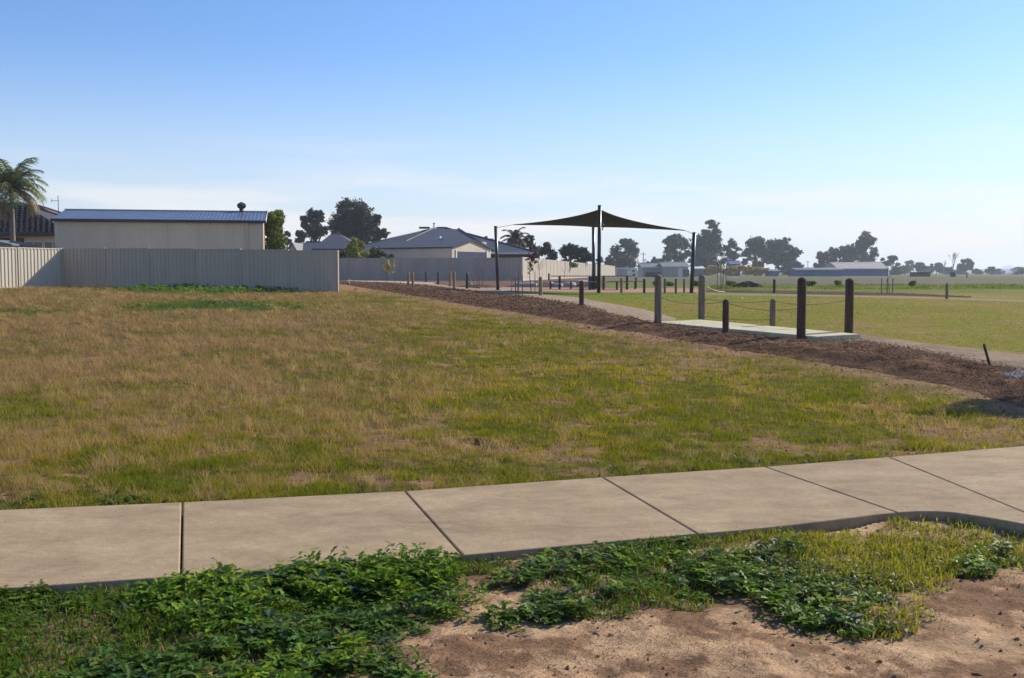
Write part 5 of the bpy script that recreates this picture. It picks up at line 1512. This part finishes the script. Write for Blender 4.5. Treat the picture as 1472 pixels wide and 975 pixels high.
h, w, e = wall_roof('house', 'grey farmhouse wing with a white door left of the leaning sail post', 'house', 952, 992, 210, 394, 383, 377, 9, M['fence_dark'], M['roof_pale'])
m = MB(); a = X(975, 210) - X(952, 210); b = X(981, 210) - X(952, 210); m.box((a, .22, 0), (b, .29, e - .3)); m.build('door', M['white_trim'], h)
m = MB(); a = X(982.5, 210) - X(952, 210); b = X(991, 210) - X(952, 210); m.box((a, .22, .2), (b, .29, e - .6)); m.build('window', M['glass'], h)
wall_roof('shed', 'small grey shed half hidden right of the leaning sail post', 'shed', 997, 1014, 240, 394, 386, 383.5, 6, M['roof_pale'], M['white_trim'])
wall_roof('shed', 'small teal roofed shed above the orange shrubs', 'shed', 1049, 1066, 290, 390, 379, 375, 6, M['tank'], M['blue_steel'])
wall_roof('shed', 'small blue box shed with a pale roof at the end of the orange shrubs', 'shed', 1105, 1121, 258, 394, 389.2, 388, 5, M['blue_steel'], M['roof_pale'])
wall_roof('shed', 'dark low shed beside the white caravan', 'shed', 886, 905, 235, 393, 386, 384.5, 5, M['fence_dark'], M['trim_dark'])
cv = empty('caravan', (X(905.5, 232), 232, rise1(X(905.5, 232), 232)), 0, 'small white caravan on the grass below the lone eucalyptus', 'caravan')
w = X(917, 232) - X(905.5, 232); hh = Z(385, 232) - cv.location.z
m = MB(); pr = [(0, .35), (w, .35), (w, hh * .55), (w * .86, hh * .96), (w * .7, hh), (w * .2, hh), (.02, hh * .7)]
vs = [(a, 0, b) for a, b in pr] + [(a, 2.1, b) for a, b in pr]; k = len(pr)
m.add(vs, [tuple(range(k)), tuple(range(2 * k - 1, k - 1, -1))] + [(i, k + i, k + (i + 1) % k, (i + 1) % k) for i in range(k)]); m.build('body', M['white_trim'], cv)
m = MB(); m.box((w * .3, -.02, hh * .5), (w * .6, -.005, hh * .75)); m.build('window', M['glass'], cv)
m = MB(); m.tube([(w * .5, -.04, .3), (w * .5, .2, .3)], .3, 12); m.build('wheel', M['trim_dark'], cv)
ct = empty('container', (X(1313.5, 240), 240, .57), 0, 'low rust red shipping container on the far field', 'container')
w = X(1337, 240) - X(1313.5, 240); hh = Z(391.3, 240) - .57
m = ribbed_wall(0, w, 0, -.1, hh, .35, .04); m.box((0, .01, -.1), (w, 2.4, hh)); m.build('body', M['rust'], ct)
m = MB(); m.box((w * .55, .1, hh + .003), (w + .6, 2.2, hh + .12)); m.build('roof_sheet', M['roof_pale'], ct)
for k, (a, b) in enumerate(((-.03, .08), (w - .08, w + .03))): m = MB(); m.box((a, -.07, -.1), (b, .0, hh + .02)); m.build('corner_post', M['rust'], ct)
tk = empty('water_tank', (X(1370, 236), 236, .57), 0, 'dark square tank standing under the bare tree', 'tank')
w = (X(1374, 236) - X(1366, 236)) / 2; hh = Z(391.3, 236) - .57
m = MB(); m.tube([(0, 0, -.1), (0, 0, hh * .9), (0, 0, hh), (0, 0, hh * 1.06)], [w, w, w * .93, w * .2], 16); m.build('body', M['tank'], tk)
m = MB(); m.tube([(0, 0, hh * .45), (0, 0, hh * .5)], w * 1.03, 16); m.build('band', M['trim_dark'], tk)
fp_ = empty('field_post', (X(1390, 190), 190, .57), 0, 'thin dark post alone in the far field near the water tank', 'post')
m = MB(); m.tube([(0, 0, -.1), (0, 0, 1.0)], .10, 8); m.build('shaft', M['timber_dark'], fp_); m = MB(); m.tube([(0, 0, 1.0), (0, 0, 1.06)], [.1, .03], 8); m.build('tip', M['timber_dark'], fp_)
def power_pole(label, px, depth, py_top):
    x = X(px, depth); gz = rise1(x, depth); H = Z(py_top, depth) - gz
    o = empty('power_pole', (x, depth, gz), 0, label, 'power pole')
    m = MB(); m.tube([(0, 0, -.3), (0, 0, H)], [.16, .11], 8); m.build('pole', M['timber_dark'], o)
    m = MB(); m.box((-.9, -.06, H - .6), (.9, .06, H - .45)); m.build('crossarm', M['timber_dark'], o)
power_pole('power pole beyond the grey farmhouse', 924.5, 330, 363)
power_pole('small power pole between the wide far group and the blue shed', 1161, 430, 375)
power_pole('short power pole beside the blue shed trees', 927, 380, 372)

# dirt heap on the far strip
def heap(name, label, px, py, rw, hgt, mt, seed):
    b = G(px, py); n, k = 40, 9; vs = []; fs = []
    rn = random.Random(seed)
    for i in range(k):
        t = i / (k - 1)
        for j in range(n):
            a = 2 * PI * j / n; rr = rw * (1 - t) * (1 + .22 * math.sin(3 * a + seed) + .12 * math.sin(7 * a)) * (1 + .15 * (rn.random() - .5))
            vs.append((rr * math.cos(a), rr * .55 * math.sin(a), -.1 + (hgt + .1) * (1 - (1 - t) ** 1.7) * (1 + .18 * (rn.random() - .5))))
    for i in range(k - 1):
        for j in range(n):
            j2 = (j + 1) % n; fs.append((i * n + j, i * n + j2, (i + 1) * n + j2, (i + 1) * n + j))
    m = MB(); m.add(vs, fs, False); o = m.build(name, mt); o.location = (b[0], b[1], rise1(*b))
    return tag(o, label, 'dirt heap')
M['heap'] = mat('heap_soil', (.09, .055, .045), (.045, .03, .025), 3, .95, .6, 14)
heap('dirt_heap', 'dark brown heap of dirt on the green strip left of the lone bollard', 1074, 413, 1.15, .36, M['heap'], 3)
heap('dirt_heap', 'low dark mound of soil at the foot of the bare grey saplings', 690, 413.5, 1.9, .16, M['heap'], 5)
heap('dirt_heap', 'long dark mound of soil behind the red leaved sapling', 790, 411.5, 3.4, .28, M['heap'], 8)
# bushy weeds on the far strip
for k, (px_, w_, lb) in enumerate([(1165, 14, 'round green weed bush just right of the thick brown bollard'), (1205, 12, 'green weed bush between the two tall right bollards'), (1051, 16, 'green weed bush left of the dark dirt heap'), (965, 18, 'green weed bush behind the row of grey bollards'), (1003, 14, 'green weed bush at the foot of the leaning sail post'), (1312, 12, 'low green weed bush left of the lone right bollard'), (945, 12, 'small weed bush behind the near left tall bollard')]):
    tree('weed_bush', lb, px_, 72, 404.5, 420, w_ * 1.1, 'round', (.17, .24, .03), clumps=8, n=1300, leaf=.12, trunk=False, cat='bush')
# white stone and marker
for px_, py_, lb, s in ((1066, 429.5, 'small white stone lying on the lawn behind the wire rope', .07), (676, 409.5, 'small pale stone beside the near black bollard', .16)):
    b = G(px_, py_); m = MB(); n = 8
    vs = [(s * (1 - t * .55) * (1 + .2 * random.random()) * math.cos(2 * PI * j / n), s * .8 * (1 - t * .55) * math.sin(2 * PI * j / n), -.02 + s * t) for t in (0, .6, 1) for j in range(n)]
    m.add(vs, [(i * n + j, i * n + (j + 1) % n, (i + 1) * n + (j + 1) % n, (i + 1) * n + j) for i in range(2) for j in range(n)] + [tuple(2 * n + j for j in range(n))])
    o = m.build('stone', M['white_plastic'] if s < .11 else M['stone']); o.location = (b[0], b[1], rise1(*b)); tag(o, lb, 'stone')

# far low hills
n = 160; vs = []; 
th = np.linspace(-70, 70, n); Rr = 2000
hh = 3 + 14 * fbm(th * .09 + 4, th * 0, 5) * np.interp(th, [-70, 0, 12, 24, 40, 70], [.4, .3, .5, 1.05, 1.0, .5])
V = []
for k, t in enumerate(th):
    a = R(t); V += [(Rr * math.sin(a), Rr * math.cos(a), -5), ((Rr + 200) * math.sin(a), (Rr + 200) * math.cos(a), hh[k]), ((Rr + 450) * math.sin(a), (Rr + 450) * math.cos(a), -5)]
m = MB(); m.add(V, [(3 * k + j, 3 * k + 3 + j, 3 * k + 4 + j, 3 * k + 1 + j) for k in range(n - 1) for j in (0, 1)], True)
o = m.build('hills', mat('hill_scrub', (.05, .07, .05), (.07, .085, .06), .005, .95)); tag(o, kind='structure')

# ------------------------------------------------------------------ haze
HAZE = True
if HAZE:
    m = MB(); m.box((-2900, -60, -7), (2900, 2900, 32))
    hm = bpy.data.materials.new('haze_air'); hm.use_nodes = True; nt = hm.node_tree
    nt.nodes.remove(nt.nodes['Principled BSDF'])
    pv = nt.nodes.new('ShaderNodeVolumePrincipled'); pv.inputs['Color'].default_value = (.80, .90, 1, 1); pv.inputs['Density'].default_value = .00040
    pv.inputs['Anisotropy'].default_value = .25
    nt.links.new(pv.outputs[0], nt.nodes['Material Output'].inputs['Volume'])
    o = m.build('haze', hm); tag(o, 'thin pale blue haze over the far field', 'haze', kind='stuff')

for px_, dp_, r_s, h_s, lb_ in ((1450, 420, 3.4, 2.0, 'faint blue smoke drifting low between the last far trees at the right'),):
    m = MB(); vs = []; n = 14
    x_ = X(px_, dp_); z_ = rise1(x_, dp_) + h_s * 1.05
    for i in range(9):
        a = PI * i / 8
        for j in range(n):
            b = 2 * PI * j / n; k = 1 + .18 * math.sin(3 * b + i) + .12 * math.sin(5 * b - 2 * i)
            vs.append((r_s * math.sin(a) * math.cos(b) * k, r_s * math.sin(a) * math.sin(b) * k, h_s * math.cos(a) * (1 + .1 * math.sin(b * 2)) + .05))
    m.add(vs, [(i * n + j, (i + 1) * n + j, (i + 1) * n + (j + 1) % n, i * n + (j + 1) % n) for i in range(8) for j in range(n)], True)
    sm = bpy.data.materials.new('smoke_air'); sm.use_nodes = True; snt = sm.node_tree; snt.nodes.remove(snt.nodes['Principled BSDF'])
    v_ = snt.nodes.new('ShaderNodeVolumePrincipled'); v_.inputs['Color'].default_value = (.62, .80, 1, 1); v_.inputs['Density'].default_value = .08
    snt.links.new(v_.outputs[0], snt.nodes['Material Output'].inputs['Volume'])
    o = m.build('smoke', sm); o.location = (x_, dp_, z_); tag(o, lb_, 'smoke', kind='stuff')

# ------------------------------------------------------------------ light
SUN_AZ = math.atan2(.80, .60)      # clockwise from +Y (the view direction)
SUN_EL = R(31)
sd = bpy.data.lights.new('sun', 'SUN'); sd.energy = 5.0; sd.angle = R(.5); sd.color = (1, .90, .74)
so = bpy.data.objects.new('sun', sd); COL.objects.link(so)
so.rotation_euler = (PI / 2 - SUN_EL, 0, -SUN_AZ + PI)
so.location = (0, 0, 50)
w = bpy.data.worlds.new('World'); sc.world = w; w.use_nodes = True
nt = w.node_tree; N = nt.nodes; L = nt.links
bg = N['Background']
sky = N.new('ShaderNodeTexSky'); sky.sky_type = 'NISHITA'; sky.sun_disc = False
sky.sun_elevation = SUN_EL; sky.sun_rotation = SUN_AZ
sky.air_density = 1.0; sky.dust_density = .35; sky.ozone_density = 3.5; sky.altitude = 100
# thin low cloud near the horizon
tc = N.new('ShaderNodeTexCoord'); mp = N.new('ShaderNodeMapping'); mp.inputs['Scale'].default_value = (1.6, 1.6, 13)
ns = N.new('ShaderNodeTexNoise'); ns.inputs['Scale'].default_value = 2.4; ns.inputs['Detail'].default_value = 7; ns.inputs['Roughness'].default_value = .55
sep = N.new('ShaderNodeSeparateXYZ')
L.new(tc.outputs['Generated'], mp.inputs[0]); L.new(mp.outputs[0], ns.inputs['Vector']); L.new(tc.outputs['Generated'], sep.inputs[0])
cr_ = N.new('ShaderNodeValToRGB'); cr_.color_ramp.elements[0].position = .44; cr_.color_ramp.elements[1].position = .62
L.new(ns.outputs['Fac'], cr_.inputs[0])
band = N.new('ShaderNodeMapRange'); band.inputs['From Min'].default_value = .13; band.inputs['From Max'].default_value = .03
L.new(sep.outputs['Z'], band.inputs['Value'])
ml = N.new('ShaderNodeMath'); ml.operation = 'MULTIPLY'; L.new(cr_.outputs[0], ml.inputs[0]); L.new(band.outputs[0], ml.inputs[1])
ml2 = N.new('ShaderNodeMath'); ml2.operation = 'MULTIPLY'; ml2.inputs[1].default_value = .95; L.new(ml.outputs[0], ml2.inputs[0])
mx = N.new('ShaderNodeMix'); mx.data_type = 'RGBA'
tint = N.new('ShaderNodeMix'); tint.data_type = 'RGBA'; tint.blend_type = 'MULTIPLY'; tint.inputs['Factor'].default_value = 1
L.new(sky.outputs[0], tint.inputs['A']); tint.inputs['B'].default_value = (.75, .91, 1.15, 1)
L.new(ml2.outputs[0], mx.inputs['Factor']); L.new(tint.outputs['Result'], mx.inputs['A']); mx.inputs['B'].default_value = (6.9, 6.7, 6.7, 1)
band2 = N.new('ShaderNodeMapRange'); band2.interpolation_type = 'SMOOTHSTEP'; band2.inputs['From Min'].default_value = .22; band2.inputs['From Max'].default_value = -.02
band2.inputs['To Max'].default_value = .80
L.new(sep.outputs['Z'], band2.inputs['Value'])
mh = N.new('ShaderNodeMix'); mh.data_type = 'RGBA'; mh.inputs['B'].default_value = (5.75, 6.0, 6.3, 1)
L.new(band2.outputs[0], mh.inputs['Factor']); L.new(tint.outputs['Result'], mh.inputs['A'])
L.new(mh.outputs['Result'], mx.inputs['A'])
L.new(mx.outputs['Result'], bg.inputs['Color']); bg.inputs['Strength'].default_value = .112

sc.view_settings.view_transform = 'Standard'; sc.view_settings.look = 'None'; sc.view_settings.exposure = .38; sc.view_settings.gamma = 1
sc.view_settings.use_curve_mapping = False
cy = sc.cycles
cy.use_denoising = True
cy.max_bounces = 6; cy.diffuse_bounces = 3; cy.glossy_bounces = 2; cy.transmission_bounces = 3; cy.volume_bounces = 0; cy.transparent_max_bounces = 8
print('verts', sum(len(o.data.vertices) for o in sc.objects if o.type == 'MESH'), 'objects', len(sc.objects))
